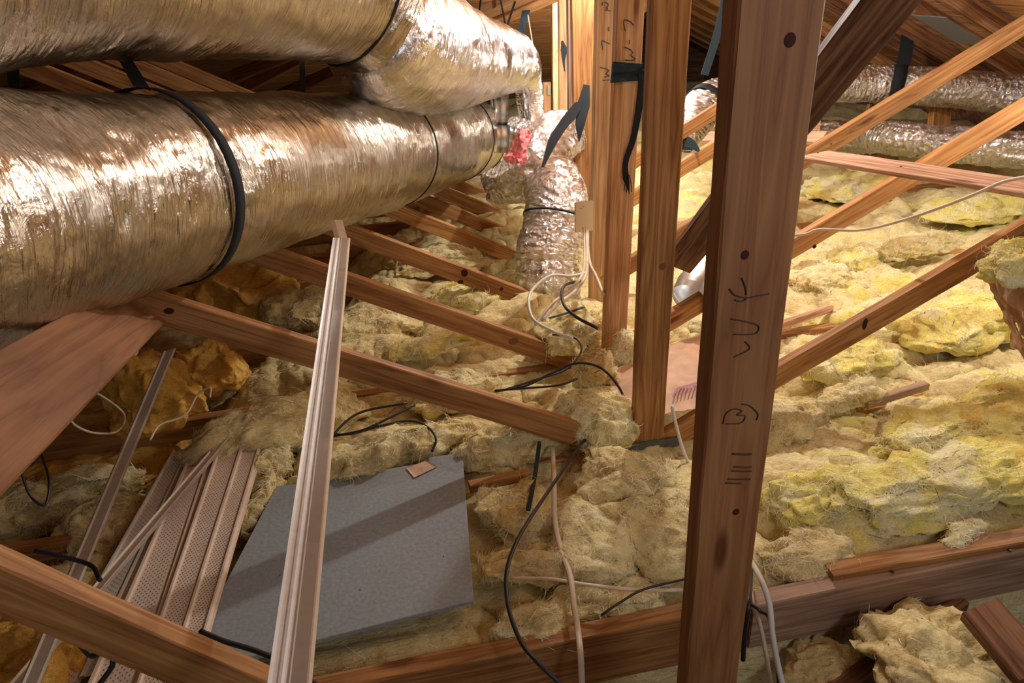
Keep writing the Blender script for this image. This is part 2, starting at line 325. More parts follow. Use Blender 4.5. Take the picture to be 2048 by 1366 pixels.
INSC = insul('fibreglass_cream', [Tn, (0.88, 0.76, 0.36), (0.93, 0.86, 0.55), (0.90, 0.78, 0.34)], 0.55)
INSD = insul('fibreglass_dirty', [(0.54, 0.46, 0.27), Tn, (0.85, 0.76, 0.42), (0.87, 0.80, 0.50)], 0.5)
FIBM = plain('loose_glass_fibre', (0.93, 0.84, 0.58), 0.6, var=0.12, bscale=5)
INSA = insul('fibreglass_amber', [(0.55, 0.28, 0.05), (0.80, 0.46, 0.10), (0.88, 0.58, 0.18)], 0.4)

# ------------------------------------------------------------------ structure: shell
def quad(name, pts, mat, thick, kind='structure'):
    P = [np.array(p, float) for p in pts]; n = nrm(np.cross(P[1]-P[0], P[2]-P[0]))
    V = P+[p+n*thick for p in P]
    Fc = [(0, 1, 2, 3), (7, 6, 5, 4)]+[(i, i+4, (i+1) % 4+4, (i+1) % 4) for i in range(4)]
    o = link(name, mesh(name, V, Fc, False), mat)
    o['kind'] = kind; return o
o = quad('floor', [(-5, -3, -0.34), (-5, 10, -0.34), (5.2, 10, -0.34), (5.2, -3, -0.34)], GYPS, -0.02)
# roof decks: boards laid over the rafters, each a plank of its own
def deck(name, org, along, across, L_, n, w, mat):
    """deck of n boards, each L_ long; faces down"""
    e = empty(name, org); e['kind'] = 'structure'
    al, ac = nrm(along), nrm(across); nn = np.cross(al, ac)
    if nn[2] < 0: nn = -nn
    for i in range(n):
        p0 = np.array(org)+ac*(i+0.5)*w+nn*random.uniform(0, 0.004)
        # keep the boards' narrow faces touching but for a thin gap
        M = frame(p0, p0+al*L_, nn)
        bar('plank', p0, p0+al*L_, w-0.006, 0.02, mat, e, back=nn, anchor='c', bev=0.002)
    return e
deck('ceiling_right', (0.0, -2.6, 2.42), (0, 1, 0), (1, 0, -0.5), 12.5, 34, 0.165, DECK)
deck('ceiling_left', (0.0, -2.6, 2.44), (0, 1, 0), (-1, 0, -0.39), 12.5, 33, 0.165, DECK)
deck('ceiling_back', (-4.6, 1.3, 2.23), (1, 0, 0), (0, 1, -0.35), 6.1, 27, 0.28, DECK)
quad('wall_back', [(-5, 9.7, -0.4), (5.2, 9.7, -0.4), (5.2, 9.7, 3), (-5, 9.7, 3)], WOODD, 0.03)
quad('wall_left', [(-4.4, -2.8, -0.4), (-4.4, 9.9, -0.4), (-4.4, 9.9, 0.7), (-4.4, -2.8, 0.7)], WOODD, 0.03)
quad('wall_right', [(4.4, -2.8, -0.4), (4.4, 9.9, -0.4), (4.4, 9.9, 0.7), (4.4, -2.8, 0.7)], WOODD, 0.03)

# ------------------------------------------------------------------ roof trusses
TL, TR, ZL, ZR = math.tan(0.4979), math.tan(0.4659), -0.0209, -0.0116
WW, WT, PW, PT = 0.080, 0.036, 0.100, 0.040
def web_left(t, Y, x0, x1, mat=WOOD, w=WW):
    return bar('web', (x0, Y, ZL-TL*x0), (x1, Y, ZL-TL*x1), w, WT, mat, t)
def web_right(t, Y, x0, x1, mat=WOOD, w=WW):
    return bar('web', (x0, Y, ZR+TR*x0), (x1, Y, ZR+TR*x1), w, WT, mat, t)
def post(t, Y, top, bot, w=PW, mat=WOOD, extra_top=0.75, extra_bot=0.1, thick=PT):
    a, b_ = Yp(*bot, Y), Yp(*top, Y); d = nrm(b_-a)
    a = a-d*extra_bot; b_ = b_+d*extra_top
    return bar('post', a, b_, w, thick, mat, t, anchor='c')
def chords(t, Y, x0=-4.2, x1=4.2):
    bar('bottom_chord', (x0, Y, -0.035), (x1, Y, -0.035), 0.09, 0.038, WOOD, t)
def top_chord_r(t, Y, mat=WOODD):
    bar('top_chord', (0.1, Y, 2.34), (4.3, Y, 2.34-4.2*0.5), 0.09, 0.038, mat, t)
def top_chord_l(t, Y, mat=WOODD):
    bar('top_chord', (-4.3, Y, 2.34-4.2*0.5), (-0.1, Y, 2.34), 0.09, 0.038, mat, t)
YS = [-0.41, 0.60, 1.20, 1.78, 2.42, 2.87, 3.32, 3.77]
# truss 0 : nearest
t0 = tag(empty('roof_truss', Yp(1388, 1500, -0.41)), 'nearest roof truss, thick lettered post, web crossing the bottom left corner', 'roof truss')
post0 = post(t0, -0.41, (1567, 0), (1424, 1366), 0.106, WOODN, 0.9, 0.35, 0.04)
a, b_ = Yp(0, 1135, -0.41), Yp(533, 1366, -0.41); d = b_-a
bar('web', a-d*0.35, b_+d*1.35, 0.078, 0.036, WOOD, t0)
# truss 1
t1 = tag(empty('roof_truss', (0, 0.6, -0.05)), 'second roof truss, knotty post on a dark nail plate, webs either side', 'roof truss')
post(t1, 0.60, (1345, 0), (1298, 880), 0.103)
web_left(t1, 0.60, -1.44, -0.045); web_right(t1, 0.60, 0.03, 2.4)
chords(t1, 0.62); top_chord_r(t1, 0.60)
g = Yp(1310, 893, 0.597)
bar('gusset_plate', g+np.array([-0.085, -0.004, -0.005]), g+np.array([0.085, -0.004, -0.005]), 0.065, 0.003, MESHP, t1, anchor='c', bev=0.0008)
# truss 2..7
t2 = tag(empty('roof_truss', (0.1, 1.2, -0.05)), 'third roof truss from the camera, its post wrapped in black fabric under a marker W', 'roof truss')
post(t2, 1.20, (1263, 0), (1230, 700), 0.094, WOODL); web_left(t2, 1.20, -2.3, 0.03); web_right(t2, 1.20, 0.12, 2.4); chords(t2, 1.22); top_chord_r(t2, 1.2)
t3 = tag(empty('roof_truss', (0.2, 1.78, -0.05)), 'fourth roof truss, pale post lettered in marker just left of the fabric-wrapped post', 'roof truss')
post(t3, 1.78, (1216, 0), (1199, 590), 0.092, WOODV); web_left(t3, 1.78, -2.3, 0.02); web_right(t3, 1.78, 0.2, 2.4); chords(t3, 1.80); top_chord_r(t3, 1.78)
t4 = tag(empty('roof_truss', (0.25, 2.42, -0.05)), 'fifth roof truss, darker reddish post behind the almond cover plate', 'roof truss')
post(t4, 2.42, (1167, 0), (1173, 560), 0.115, WOOD); web_left(t4, 2.42, -2.3, 0.05); web_right(t4, 2.42, 0.28, 1.85); chords(t4, 2.44); top_chord_r(t4, 2.42)
t5 = tag(empty('roof_truss', (0.35, 2.87, -0.05)), 'sixth roof truss, narrow greyish post edge showing left of the reddish post', 'roof truss')
post(t5, 2.87, (1142, 0), (1146, 500), 0.034, WOODG); web_left(t5, 2.87, -2.3, 0.05); web_right(t5, 2.87, 0.3, 1.7); chords(t5, 2.89); top_chord_r(t5, 2.87)
t6 = tag(empty('roof_truss', (0.4, 3.32, -0.05)), 'seventh roof truss, bright orange slender post beside the hanging black tape scrap', 'roof truss')
post(t6, 3.32, (1126, 0), (1128, 440), 0.05, WOODV); web_left(t6, 3.32, -2.3, 0.1); chords(t6, 3.34); top_chord_r(t6, 3.32)
t7 = tag(empty('roof_truss', (0.45, 3.77, -0.05)), 'eighth roof truss, pale slim post right of the far duct drop', 'roof truss')
post(t7, 3.77, (1111, 0), (1114, 400), 0.045, WOODV); web_left(t7, 3.77, -2.3, 0.1); chords(t7, 3.79); top_chord_r(t7, 3.77)
for i in range(1, 10):
    Y = 3.77+0.55*i
    t = tag(empty('roof_truss', (2.4, Y, 1.1)), 'far truss top chord under the upper right roof deck, %s from the near side' % ['first', 'second', 'third', 'fourth', 'fifth', 'sixth', 'seventh', 'eighth', 'ninth'][i-1], 'roof truss')
    bar('top_chord', (1.6, Y, 2.34-0.8), (4.3, Y, 2.34-4.2*0.5-0.05), 0.09, 0.038, WOOD, t)
# far stud right of the duct drop
o = bar('wall_stud', Yp(1094, 262, 4.2), Yp(1094, 165, 4.2), 0.06, 0.04, WOODL, anchor='c'); tag(o, 'short orange stud with a bright nail plate behind the slim posts', 'stud')
n_ = bar('nail_plate', Yp(1098, 190, 4.19), Yp(1098, 170, 4.19), 0.025, 0.003, GALV, o, anchor='c', bev=0.0005)
o = bar('wall_stud', Yp(1010, 235, 4.6), Yp(1010, 165, 4.6), 0.06, 0.04, WOODD, anchor='c'); tag(o, 'short dark red stud above the metal collars, left of the duct drop', 'stud')

# braces
pb0 = Yp(1366, 522, 0.645); pb1 = Dp(1790, -8, 1.18)
o = bar('diagonal_brace', pb0-(pb1-pb0)*.05, pb0+(pb1-pb0)*1.25, 0.088, 0.038, WOODD, back=nrm(FW), anchor='c'); tag(o, 'dark out-of-focus timber brace running up right behind the nearest post', 'brace')
pb0 = Dp(300, 600, 2.0); pb1 = Dp(0, 828, 0.92)
bx_ = np.cross(-0.6*CR+0.8*CU, nrm(pb1-pb0)); bx_ = bx_*np.sign(bx_@FW)
o = bar('diagonal_brace', pb0, pb0+(pb1-pb0)*1.45, 0.140, 0.020, WOODN, back=nrm(bx_+0.35*CU), anchor='c'); tag(o, 'grey-brown brace board dropping from the left web end to the left edge', 'brace')

# near ceiling joist (beam) + blocking
o = bar('ceiling_joist', (-1.15, -0.10, 0.0), (0.0, -0.10, 0.0), 0.175, 0.046, WOOD); tag(o, 'reddish ceiling joist along the bottom, left of the nearest post', 'joist')
o = bar('ceiling_joist', (0.003, -0.11, 0.0), (2.6, -0.11, 0.0), 0.155, 0.048, WOODG); tag(o, 'scuffed grey-brown ceiling joist at bottom right with two nail heads on top', 'joist')
for (x, y) in ((1785, 1143), (2020, 1100)):
    p = Zp(x, y, 0.008); bm = bmesh.new(); bmesh.ops.create_cone(bm, cap_ends=True, segments=12, radius1=0.0045, radius2=0.004, depth=0.003)
    me = bpy.data.meshes.new('nail_head'); bm.to_mesh(me); bm.free(); link('nail_head', me, NAIL, o, Matrix.Translation(Vector(p)))
a, b_ = Zp(1668, 1152, 0.02), Zp(2052, 1084, 0.02)
o = bar('ledger_strip', a, b_+(b_-a)*0.6, 0.05, 0.05, WOOD); tag(o, 'rough-ended timber strip lying behind the grey-brown joist at right', 'timber')
o = bar('scrap_block', Dp(1795, 1290, 1.72), Dp(1850, 1262, 1.72), 0.05, 0.04, WOODL, anchor='c'); tag(o, 'small orange block under the grey-brown joist', 'timber')
o = bar('cross_block', (0.12, -0.30, -0.13), (0.62, -0.13, -0.13), 0.09, 0.04, WOODD); tag(o, 'dark timber block in the hollow under the right joist', 'timber')
a, b_ = Dp(1960, 1210, 1.62), Dp(2075, 1345, 1.5)
o = bar('corner_block', a, b_, 0.09, 0.04, WOODD, back=nrm(FW), anchor='c'); tag(o, 'blurred brown timber in the bottom right corner', 'timber')
# gypsum drop dark line etc.
a, b_ = Zp(1738, 806, 0.03), Zp(1860, 768, 0.045)
o = bar('wood_offcut', a, b_, 0.028, 0.03, WOODG, anchor='top'); tag(o, 'split grey-brown wood offcut poking out of insulation under the right web', 'offcut')
a, b_ = Zp(1545, 655, 0.02), Zp(1668, 612, 0.02)
o = bar('wood_offcut', a, b_, 0.03, 0.03, WOODP); tag(o, 'narrow pink-brown wood strip beside the nearest post at mid height', 'offcut')
a, b_ = Zp(940, 972, 0.02), Zp(1062, 946, 0.02)
o = bar('wood_offcut', a, b_, 0.03, 0.03, WOOD); tag(o, 'reddish wood strip between torn insulation right of the grey board', 'offcut')
a, b_ = Zp(478, 1068, 0.015), Zp(530, 1045, 0.015)
o = bar('wood_offcut', a-(b_-a), b_+(b_-a), 0.05, 0.03, WOODD); tag(o, 'dark wood end between the soffit panels and grey board', 'offcut')

# planks lying over right webs
a, b_ = Dp(1618, 305, 2.75), Dp(2060, 372, 2.05)
o = bar('loose_plank', a, b_+(b_-a)*0.25, 0.115, 0.018, WOODP, back=(0.05, 0.25, -1), anchor='c', cut0=0.05); tag(o, 'pinkish pine plank laid across the right webs, nail dots at its near end', 'plank')
PL1 = o
for (x, y) in ((1662, 288), (1636, 306), (1834, 312), (1802, 333)):
    d_ = ray(x, y); M_ = WORLD[o.name]; n0 = np.array([M_[0][1], M_[1][1], M_[2][1]]); p0_ = np.array([M_[0][3], M_[1][3], M_[2][3]])
    t_ = ((p0_-CAM)@n0)/(d_@n0); p = CAM+d_*t_
    bm = bmesh.new(); bmesh.ops.create_cone(bm, cap_ends=True, segments=8, radius1=0.004, radius2=0.004, depth=0.003); me = bpy.data.meshes.new('nail_head'); bm.to_mesh(me); bm.free()
    link('nail_head', me, NAIL, o, Matrix.Translation(Vector(p)))
a, b_ = Dp(1412, 272, 4.0), Dp(1475, 272, 3.9)
o = bar('loose_plank', a, b_+(b_-a)*2.5, 0.13, 0.02, WOODP, back=(0.05, 0.25, -1), anchor='c'); tag(o, 'pale plank end between posts, nearer one of the two', 'plank')
a, b_ = Dp(1430, 246, 4.4), Dp(1475, 246, 4.35)
o = bar('loose_plank', a, b_+(b_-a)*3.5, 0.12, 0.02, WOODP, back=(0.05, 0.25, -1), anchor='c'); tag(o, 'pale plank end between posts, farther one of the two', 'plank')
a, b_ = Dp(1742, 208, 5.5), Dp(1735, 252, 5.5)
o = bar('far_batten', a, b_, 0.025, 0.03, WOODL, anchor='c'); tag(o, 'thin pale batten under the far right foil duct', 'batten')
a, b_ = Dp(1886, 215, 4.9), Dp(1880, 290, 4.9)
o = bar('far_post', a, b_, 0.15, 0.05, WOOD, anchor='c'); tag(o, 'wide orange-brown post end under the far right foil duct', 'post')

# rafters under the back ceiling (hip)
def hp(x, y, off=0.0): return PLp(x, y, 2.6-off, 0, -0.35)
HN = nrm((0, 0.35, 1))
labs = ['leftmost dark rafter seen in the gap between the two big ducts', 'second dark rafter from the left in the gap between the big ducts', 'third dark rafter from the left in the gap between the big ducts', 'fourth dark rafter from the left in the gap between the big ducts', 'rightmost dark rafter in the gap between the big ducts']
for lb, (q0, q1) in zip(labs, [((20, 170), (75, 147)), ((150, 178), (225, 147)), ((375, 178), (480, 135)), ((455, 183), (548, 132)), ((530, 192), (677, 126))]):
    a, b_ = hp(*q0, 0.03), hp(*q1, 0.03); d = b_-a; m = (a+b_)/2; L = 1.2/np.linalg.norm(d)
    o = bar('rafter', m-d*L, m+d*L, 0.045, 0.09, WOODD if lb[0] != 'f' else WOOD, back=HN, anchor='c'); o.location = Vector(o.location)-Vector(HN)*0.09; tag(o, lb, 'rafter')
for lb, q0, q1, mt in (('bright orange rafter doubled under the roof, lower of the pair above the far duct', (925, 62), (1075, -5), WOODL), ('bright orange rafter doubled under the roof, upper of the pair above the far duct', (900, 45), (1000, 3), WOODL)):
    a, b_ = hp(*q0, 0.1), hp(*q1, 0.1); d = b_-a
    o = bar('rafter', a-d*0.4, b_+d*0.8, 0.13, 0.05, mt, back=HN, anchor='c'); o.location = Vector(o.location)-Vector(HN)*0.05; tag(o, lb, 'rafter')
# nail plate patch on the right roof
p = PLp(1903, 62, 2.225, -0.5, 0)
o = bar('nail_plate', p-np.array([.17, 0, -.085]), p+np.array([.17, 0, -.085]), 0.27, 0.004, MESHP, back=nrm((0.5, 0, 1)), anchor='c', bev=0.001); tag(o, 'grey mesh-textured steel plate on the roof deck at top right', 'plate')

# ------------------------------------------------------------------ insulation bed
def height(X, Y):
    wx = 0.22*fbm(X*2.2, Y*2.2, 0*X+3, 4, .6); wy = 0.22*fbm(X*2.2+9, Y*2.2, 0*X+7, 4, .6)
    h = 0.12*billow((X+wx)*2.1, (Y+wy)*3.1, 0*X+1.5, 1)-0.06
    h += 0.055*(billow((X+wy)*4.6+.6*fbm(X*6, Y*6, 0*X, 2), (Y+wx)*7.5, 0*X+4.5, 2, 0.4)-0.5)
    w3 = 2.2*fbm(X*6, Y*6, 0*X+5, 2)
    h += 0.014*fbm(X*13+w3, Y*24-w3, 0*X, 2, 0.5)+0.008*fbm(X*34+3*w3, Y*80-2*w3, 0*X+8, 2, .5)
    def bumpg(cx_, cy_, sx, sy_, a): return a*np.exp(-((X-cx_)/sx)**2-((Y-cy_)/sy_)**2)
    h += bumpg(-0.12, 0.85, 0.2, 0.16, 0.10)+bumpg(-0.05, 1.55, .25, .3, 0.10)+bumpg(0.9, 0.35, .7, .3, 0.04)
    # low shadowy eave pocket at left
    lo = 1/(1+np.exp((X+1.55+0.12*np.sin(Y*5)-0.35*(Y-0.9))/0.06))*1/(1+np.exp(-(Y-0.55)/0.08))
    h -= 0.24*lo
    # flat under the board
    bd = np.exp(-(np.maximum(np.abs(X+0.98)-0.36, 0)/0.05)**2-(np.maximum(np.abs(Y-0.36)-0.30, 0)/0.05)**2)
    h = h*(1-bd)+bd*np.minimum(h, -0.03)
    bd = np.exp(-(np.maximum(np.abs(X+1.36)-0.16, 0)/0.05)**2-(np.maximum(np.abs(Y-0.52)-0.42, 0)/0.05)**2)
    h = h*(1-bd)+bd*np.minimum(h, -0.04)
    # joist edge: fibre hugs the joist; hollow in front of it at right
    nb = np.exp(-np.maximum(np.abs(Y+0.06)-0.06, 0)/0.05); h = h*(1-nb)+nb*np.minimum(h, -0.02)
    hol = 1/(1+np.exp((Y+0.10)/0.012))*1/(1+np.exp(-(X+0.9)/0.03))
    h = h*(1-hol)-0.6*hol
    return h-0.015
def steps(a, b, segs):
    out = [a]
    while out[-1] < b:
        x = out[-1]; d = 0.09
        for (u, v, s_) in segs:
            if u <= x < v: d = s_
        out.append(x+d)
    return np.array(out)
xs = steps(-4.3, 4.3, [(-4.3, -2.4, .05), (-2.4, -1.8, .02), (-1.8, 1.3, .0085), (1.3, 2.2, .012), (2.2, 3.2, .02), (3.2, 4.4, .05)])
ys = steps(-1.2, 8, [(-1.2, -.5, .03), (-.5, 1.5, .0085), (1.5, 2.6, .013), (2.6, 4, .03), (4, 8, .1)])
X, Y = np.meshgrid(xs, ys, indexing='ij'); H = height(X, Y)
gx = np.gradient(H, axis=0)/np.gradient(X, axis=0); gy = np.gradient(H, axis=1)/np.gradient(Y, axis=1)
Xd = X+np.clip(gx, -1.2, 1.2)*(-0.010); Yd = Y+np.clip(gy, -1.2, 1.2)*(-0.010)
V = np.stack([Xd, Yd, H], -1).reshape(-1, 3); nx, ny = X.shape
i, j = np.meshgrid(np.arange(nx-1), np.arange(ny-1), indexing='ij'); a = (i*ny+j).ravel()
Fc = np.stack([a, a+ny, a+ny+1, a+1], -1)
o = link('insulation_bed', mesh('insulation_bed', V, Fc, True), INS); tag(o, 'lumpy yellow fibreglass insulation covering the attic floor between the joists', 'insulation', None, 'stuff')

# ------------------------------------------------------------------ insulation batts and tufts
_ico = {}
def ico(sub):
    if sub not in _ico:
        bm = bmesh.new(); bmesh.ops.create_icosphere(bm, subdivisions=sub, radius=1.0)
        V = np.array([v.co[:] for v in bm.verts]); Fc = np.array([[v.index for v in f.verts] for f in bm.faces]); bm.free(); _ico[sub] = (V, Fc)
    return _ico[sub]
cnt = [0]
def blob(name, c, size, rotz, mat, label, cat='insulation', sub=6, box=2.6, rough=1.0, tilt=0.0, group=None, bend=0.0, layers=0.0, torn=1.0, wisps=1.0):
    cnt[0] += 1; sd = cnt[0]*7.31
    V, Fc = ico(sub); P = V.copy()
    nrmv = (np.abs(P)**box).sum(1)**(1/box); P = P/nrmv[:, None]
    sz = np.array(size)/2; Q = P*sz
    if bend: Q[:, 2] += bend*((P[:, 0])**2)
    ms = math.sqrt(size[0]*size[1]); w_ = P*1.3+sd
    for ax in (0, 1): Q[:, ax] += (0.20*ms*fbm(w_[:, 0]+ax*9, w_[:, 1]+3, w_[:, 2], 3, .6)+0.035*fbm(Q[:, 0]*12+ax*5+sd, Q[:, 1]*12, Q[:, 2]*12, 3, .5))*torn
    Q[:, 2] += 0.22*size[2]*fbm(w_[:, 0]*1.5, w_[:, 1]*1.5+7, w_[:, 2], 3, .6)
    Q[:, 2] -= 0.35*size[2]*(P[:, 0]**4+P[:, 1]**4)*.5*torn
    q = Q+sd
    m = min(size); s1 = 1/max(0.05, 0.55*sorted(size)[1])
    d = 0.13*sorted(size)[1]*rough*(billow(q[:, 0]*s1*1.1, q[:, 1]*s1*1.4, q[:, 2]*s1*1.1, 2, .35)-.55)
    w3 = 1.6*fbm(q[:, 0]*7, q[:, 1]*7, q[:, 2]*7, 2)
    d += 0.016*rough*fbm(q[:, 0]*11+w3, q[:, 1]*18-w3, q[:, 2]*18, 2, .5)+0.007*fbm(q[:, 0]*30+2*w3, q[:, 1]*70-2*w3, q[:, 2]*70, 2, .5)
    if layers: d += layers*0.010*np.sin((Q[:, 2]+0.02*fbm(q[:, 0]*6, q[:, 1]*6, q[:, 2]*6, 2))*2*np.pi/0.022)
    n = P/np.linalg.norm(P*1.0, axis=1)[:, None]
    Q = Q+n*d[:, None]
    R = Matrix.Translation(Vector(c)) @ Matrix.Rotation(rotz, 4, 'Z') @ Matrix.Rotation(tilt, 4, 'Y')
    o = link(name, mesh(name, Q, Fc, True), mat, None, R)
    if label: tag(o, label, cat, group)
    if mat not in (PINK, INSA):
        ii = np.nonzero(n[:, 2] > -.1)[0]; ii = ii[_rng.integers(0, len(ii), int(wisps*min(2600, 500+16000*size[0]*size[1])))]
        Rm = np.array(R)[:3, :3]; WISP.append(((Q[ii] @ Rm.T)+np.array(c), n[ii] @ Rm.T))
    return o
WISP = []
def B(px, py, z, size, ang, mat, label, **k): return blob('insulation_batt', Zp(px, py, z), size, math.radians(ang), mat, label, **k)
def T(px, py, z, size, ang, mat, label, **k): return blob('insulation_tuft', Zp(px, py, z), size, math.radians(ang), mat, label, sub=k.pop('sub', 5), **k)
# right side
B(1640, 985, 0.03, (0.34, 0.16, 0.10), 4, INSY, 'plump yellow batt with white top right of the nearest post', layers=.6)
B(1900, 950, 0.05, (0.75, 0.24, 0.12), 8, INSY, 'long bright yellow batt above the bottom right joist', layers=.6)
B(1960, 830, 0.07, (0.75, 0.24, 0.10), 12, INSY, 'smooth yellow batt slab at the right edge below the kraft bundle', rough=.6, layers=.4)
B(1930, 640, 0.06, (0.6, 0.34, 0.12), 16, INSY, 'billowing bright batt under the right web near the kraft bundle')
B(1700, 720, 0.03, (0.4, 0.25, 0.10), 20, INSY, 'yellow batt below the right web with golden torn side')
B(1640, 560, 0.03, (0.34, 0.18, 0.10), 15, INSC, 'tangled cream batt just right of the nearest post')
B(1840, 490, 0.06, (0.50, 0.15, 0.11), 2, INSC, 'rolled cream batt lying behind the middle right web', box=2.2)
B(1700, 520, 0.05, (0.28, 0.2, 0.13), 30, INSY, 'bright golden batt clump under the middle right web')
B(1950, 410, 0.06, (0.75, 0.35, 0.10), 8, INSY, 'pale yellow batt spread below the pinkish plank at right')
B(1700, 370, 0.05, (0.6, 0.4, 0.12), 10, INSY, 'pale green-yellow batt between the right webs under the plank')
B(1860, 305, 0.12, (0.34, 0.25, 0.14), 0, INSY, 'pale yellow batt hump just above the pinkish plank')
T(1930, 1070, 0.02, (0.17, 0.05, 0.035), 10, INSY, 'small bright yellow tuft beside the rough timber strip')
T(1775, 850, 0.05, (0.06, 0.05, 0.05), 0, INSC, 'small cream puff below the wood offcut')
T(1810, 895, 0.07, (0.07, 0.17, 0.06), 25, INSY, 'curled pale flap of batt standing up at right of the nearest post', bend=-.02)
T(1600, 1100, 0.0, (0.25, 0.16, 0.06), 5, INSD, 'greenish flattened tuft beside the nearest post foot')
T(1690, 790, 0.04, (0.30, 0.10, 0.07), 10, INSC, 'white fluffy ridge of torn fibre below the right web')
T(1480+110, 840, 0.02, (0.22, 0.18, 0.08), 0, INSC, 'cream torn tuft hugging the nearest post at its right')
# right edge bundle (kraft faced)
bd = blob('insulation_batt', Dp(2052, 528, 1.86), (0.20, 0.16, 0.10), 0.1, INSY, 'yellow batt bundle with kraft flaps leaning on the right web at the right edge', torn=.6, wisps=.5)
# centre
B(1260, 960, 0.04, (0.30, 0.26, 0.11), -20, INSD, 'rounded tan batt in front of the second post foot', rough=.7)
B(1330, 1040, 0.03, (0.30, 0.34, 0.10), 5, INSD, 'broad tan batt left of the nearest post', rough=.6)
B(1180, 1060, 0.02, (0.24, 0.3, 0.09), -25, INSC, 'creased tan batt fold between two cream cables', rough=.7)
B(1040, 1015, 0.02, (0.20, 0.25, 0.09), 10, INSC, 'creased yellow batt fold right of the grey board', rough=.8)
B(1110, 1125, 0.02, (0.40, 0.10, 0.07), -10, INSC, 'narrow rolled fold of batt below the creased folds', rough=.7)
B(1180, 1205, -0.01, (0.50, 0.12, 0.06), 6, INSC, 'stringy batt strip along the reddish joist')
B(790, 900, 0.05, (0.62, 0.12, 0.13), 14, INSC, 'drooping amber-cream batt edge over the grey board top', bend=-.02)
B(1010, 890, 0.03, (0.40, 0.12, 0.12), 8, INSC, 'ragged tan batt edge right of the grey board top')
B(560, 850, 0.04, (0.62, 0.20, 0.14), 22, INSD, 'grey-green dusty batt ridge above the soffit panels')
B(540, 930, 0.02, (0.14, 0.1, 0.1), 35, INSC, 'cream batt corner beside the soffit panel tops')
B(525, 1010, 0.0, (0.10, 0.26, 0.10), -15, INSC, 'ochre batt edge showing between soffit panel and grey board')
B(850, 690, 0.04, (0.40, 0.12, 0.07), 18, INSY, 'pale feathered batt piece lying behind the second-nearest left web', rough=.7)
B(730, 650, 0.03, (0.45, 0.22, 0.12), 10, INSD, 'dusty greenish batt mass right of the white trim')
B(930, 590, 0.05, (0.36, 0.2, 0.12), -15, INSY, 'bright yellow cottony batt between the left webs')
B(880, 520, 0.04, (0.5, 0.2, 0.12), -8, INSD, 'dull batt strip in the third bay of left webs')
B(900, 780, 0.03, (0.34, 0.2, 0.10), 0, INSC, 'tumbled cream batt lumps above the nearest full left web')
B(1190, 835, 0.07, (0.26, 0.20, 0.17), -30, INSC, 'upright hollow batt funnel against the second post, dark yellow core', rough=.6)
T(1172, 812, 0.12, (0.08, 0.07, 0.06), 0, INSA, 'deep yellow core in the mouth of the batt funnel')
B(1140, 650, 0.09, (0.34, 0.25, 0.14), 25, INSC, 'peach-cream batt pile left of the pale post foot')
B(1190, 740, 0.08, (0.16, 0.12, 0.16), 0, INSC, 'small pointed batt peak between the two post feet', box=2.1)
T(1245, 700, 0.07, (0.10, 0.10, 0.14), 0, INSC, 'ragged pale tuft wedged beside the fabric-wrapped post foot')
# left
B(80, 1010, -0.12, (0.6, 0.3, 0.14), 10, INSD, 'dim dusty batt at the far left below the brace')
B(215, 1050, -0.06, (0.24, 0.3, 0.10), 30, INSD, 'grey-green batt between the white trims at left')
B(60, 1290, 0.05, (0.3, 0.3, 0.1), 10, INSA, 'amber batt in the bottom left corner')
B(310, 780, 0.06, (0.30, 0.26, 0.30), 10, INSA, 'large amber ball of old insulation under the left web end', box=2.1)
B(420, 735, 0.02, (0.3, 0.2, 0.22), 0, INSA, 'smaller amber ball of old insulation right of the larger one', box=2.1)
B(480, 580, 0.10, (0.55, 0.3, 0.34), 0, INSA, 'amber insulation heap behind the left web under the big duct', box=2.1)
B(610, 620, 0.02, (0.35, 0.2, 0.18), 0, INSD, 'olive insulation lump left of the white trim')
B(200, 920, -0.18, (0.7, 0.3, 0.12), 12, INSA, 'flat amber insulation in the dark left pocket')
# bottom right hollow
blob('insulation_batt', Dp(1880, 1305, 1.66), (0.36, 0.28, 0.12), 0.4, INSD, 'blurred cream batt hanging in the hollow at bottom right', tilt=.3, wisps=.12)
blob('insulation_batt', Dp(1660, 1345, 1.75), (0.24, 0.2, 0.08), -0.5, INSD, 'dim grey batt under the right joist near the nearest post', wisps=.12)

# loose fibre wisps over the bed and the batts
nf = 40000
fx = _rng.uniform(-1.9, 2.4, nf); fy = _rng.uniform(-0.05, 2.6, nf); fh = height(fx, fy)
keep = (fh > -.12) & ~((np.abs(fx+0.98) < .42) & (np.abs(fy-.36) < .36)) & ~((np.abs(fx+1.36) < .25) & (fy < 1.0))
P0 = np.vstack([np.stack([fx, fy, fh], -1)[keep]]+[a for a, b in WISP]); N0_ = np.vstack([np.tile([0, 0, 1.0], (keep.sum(), 1))]+[b for a, b in WISP]); nf = len(P0)
rd = _rng.normal(size=(nf, 3)); tg = np.cross(rd, N0_); tg /= np.linalg.norm(tg, axis=1)[:, None]; sd_ = np.cross(N0_, tg)
cu = _rng.uniform(-2.8, 2.8, nf)[:, None]; ln = (_rng.uniform(.008, .028, nf)*(1+2*(_rng.uniform(0, 1, nf) > .93)))[:, None]; up_ = _rng.uniform(-.1, .5, nf)[:, None]
Vf = np.zeros((nf, 5, 2, 3)); p = P0.copy()
for q in range(5):
    a_ = cu*q/4; dr = tg*np.cos(a_)+sd_*np.sin(a_)+N0_*up_*(1-.35*q); wv = .0009*(1-q/5.5)
    Vf[:, q, 0] = p-np.cross(dr, N0_)*wv-N0_*wv*.5; Vf[:, q, 1] = p+np.cross(dr, N0_)*wv+N0_*wv*.5; p = p+dr*ln/4
b0 = np.arange(nf)[:, None]*10+np.arange(4)[None]*2
Ff = np.stack([b0, b0+1, b0+3, b0+2], -1).reshape(-1, 4)
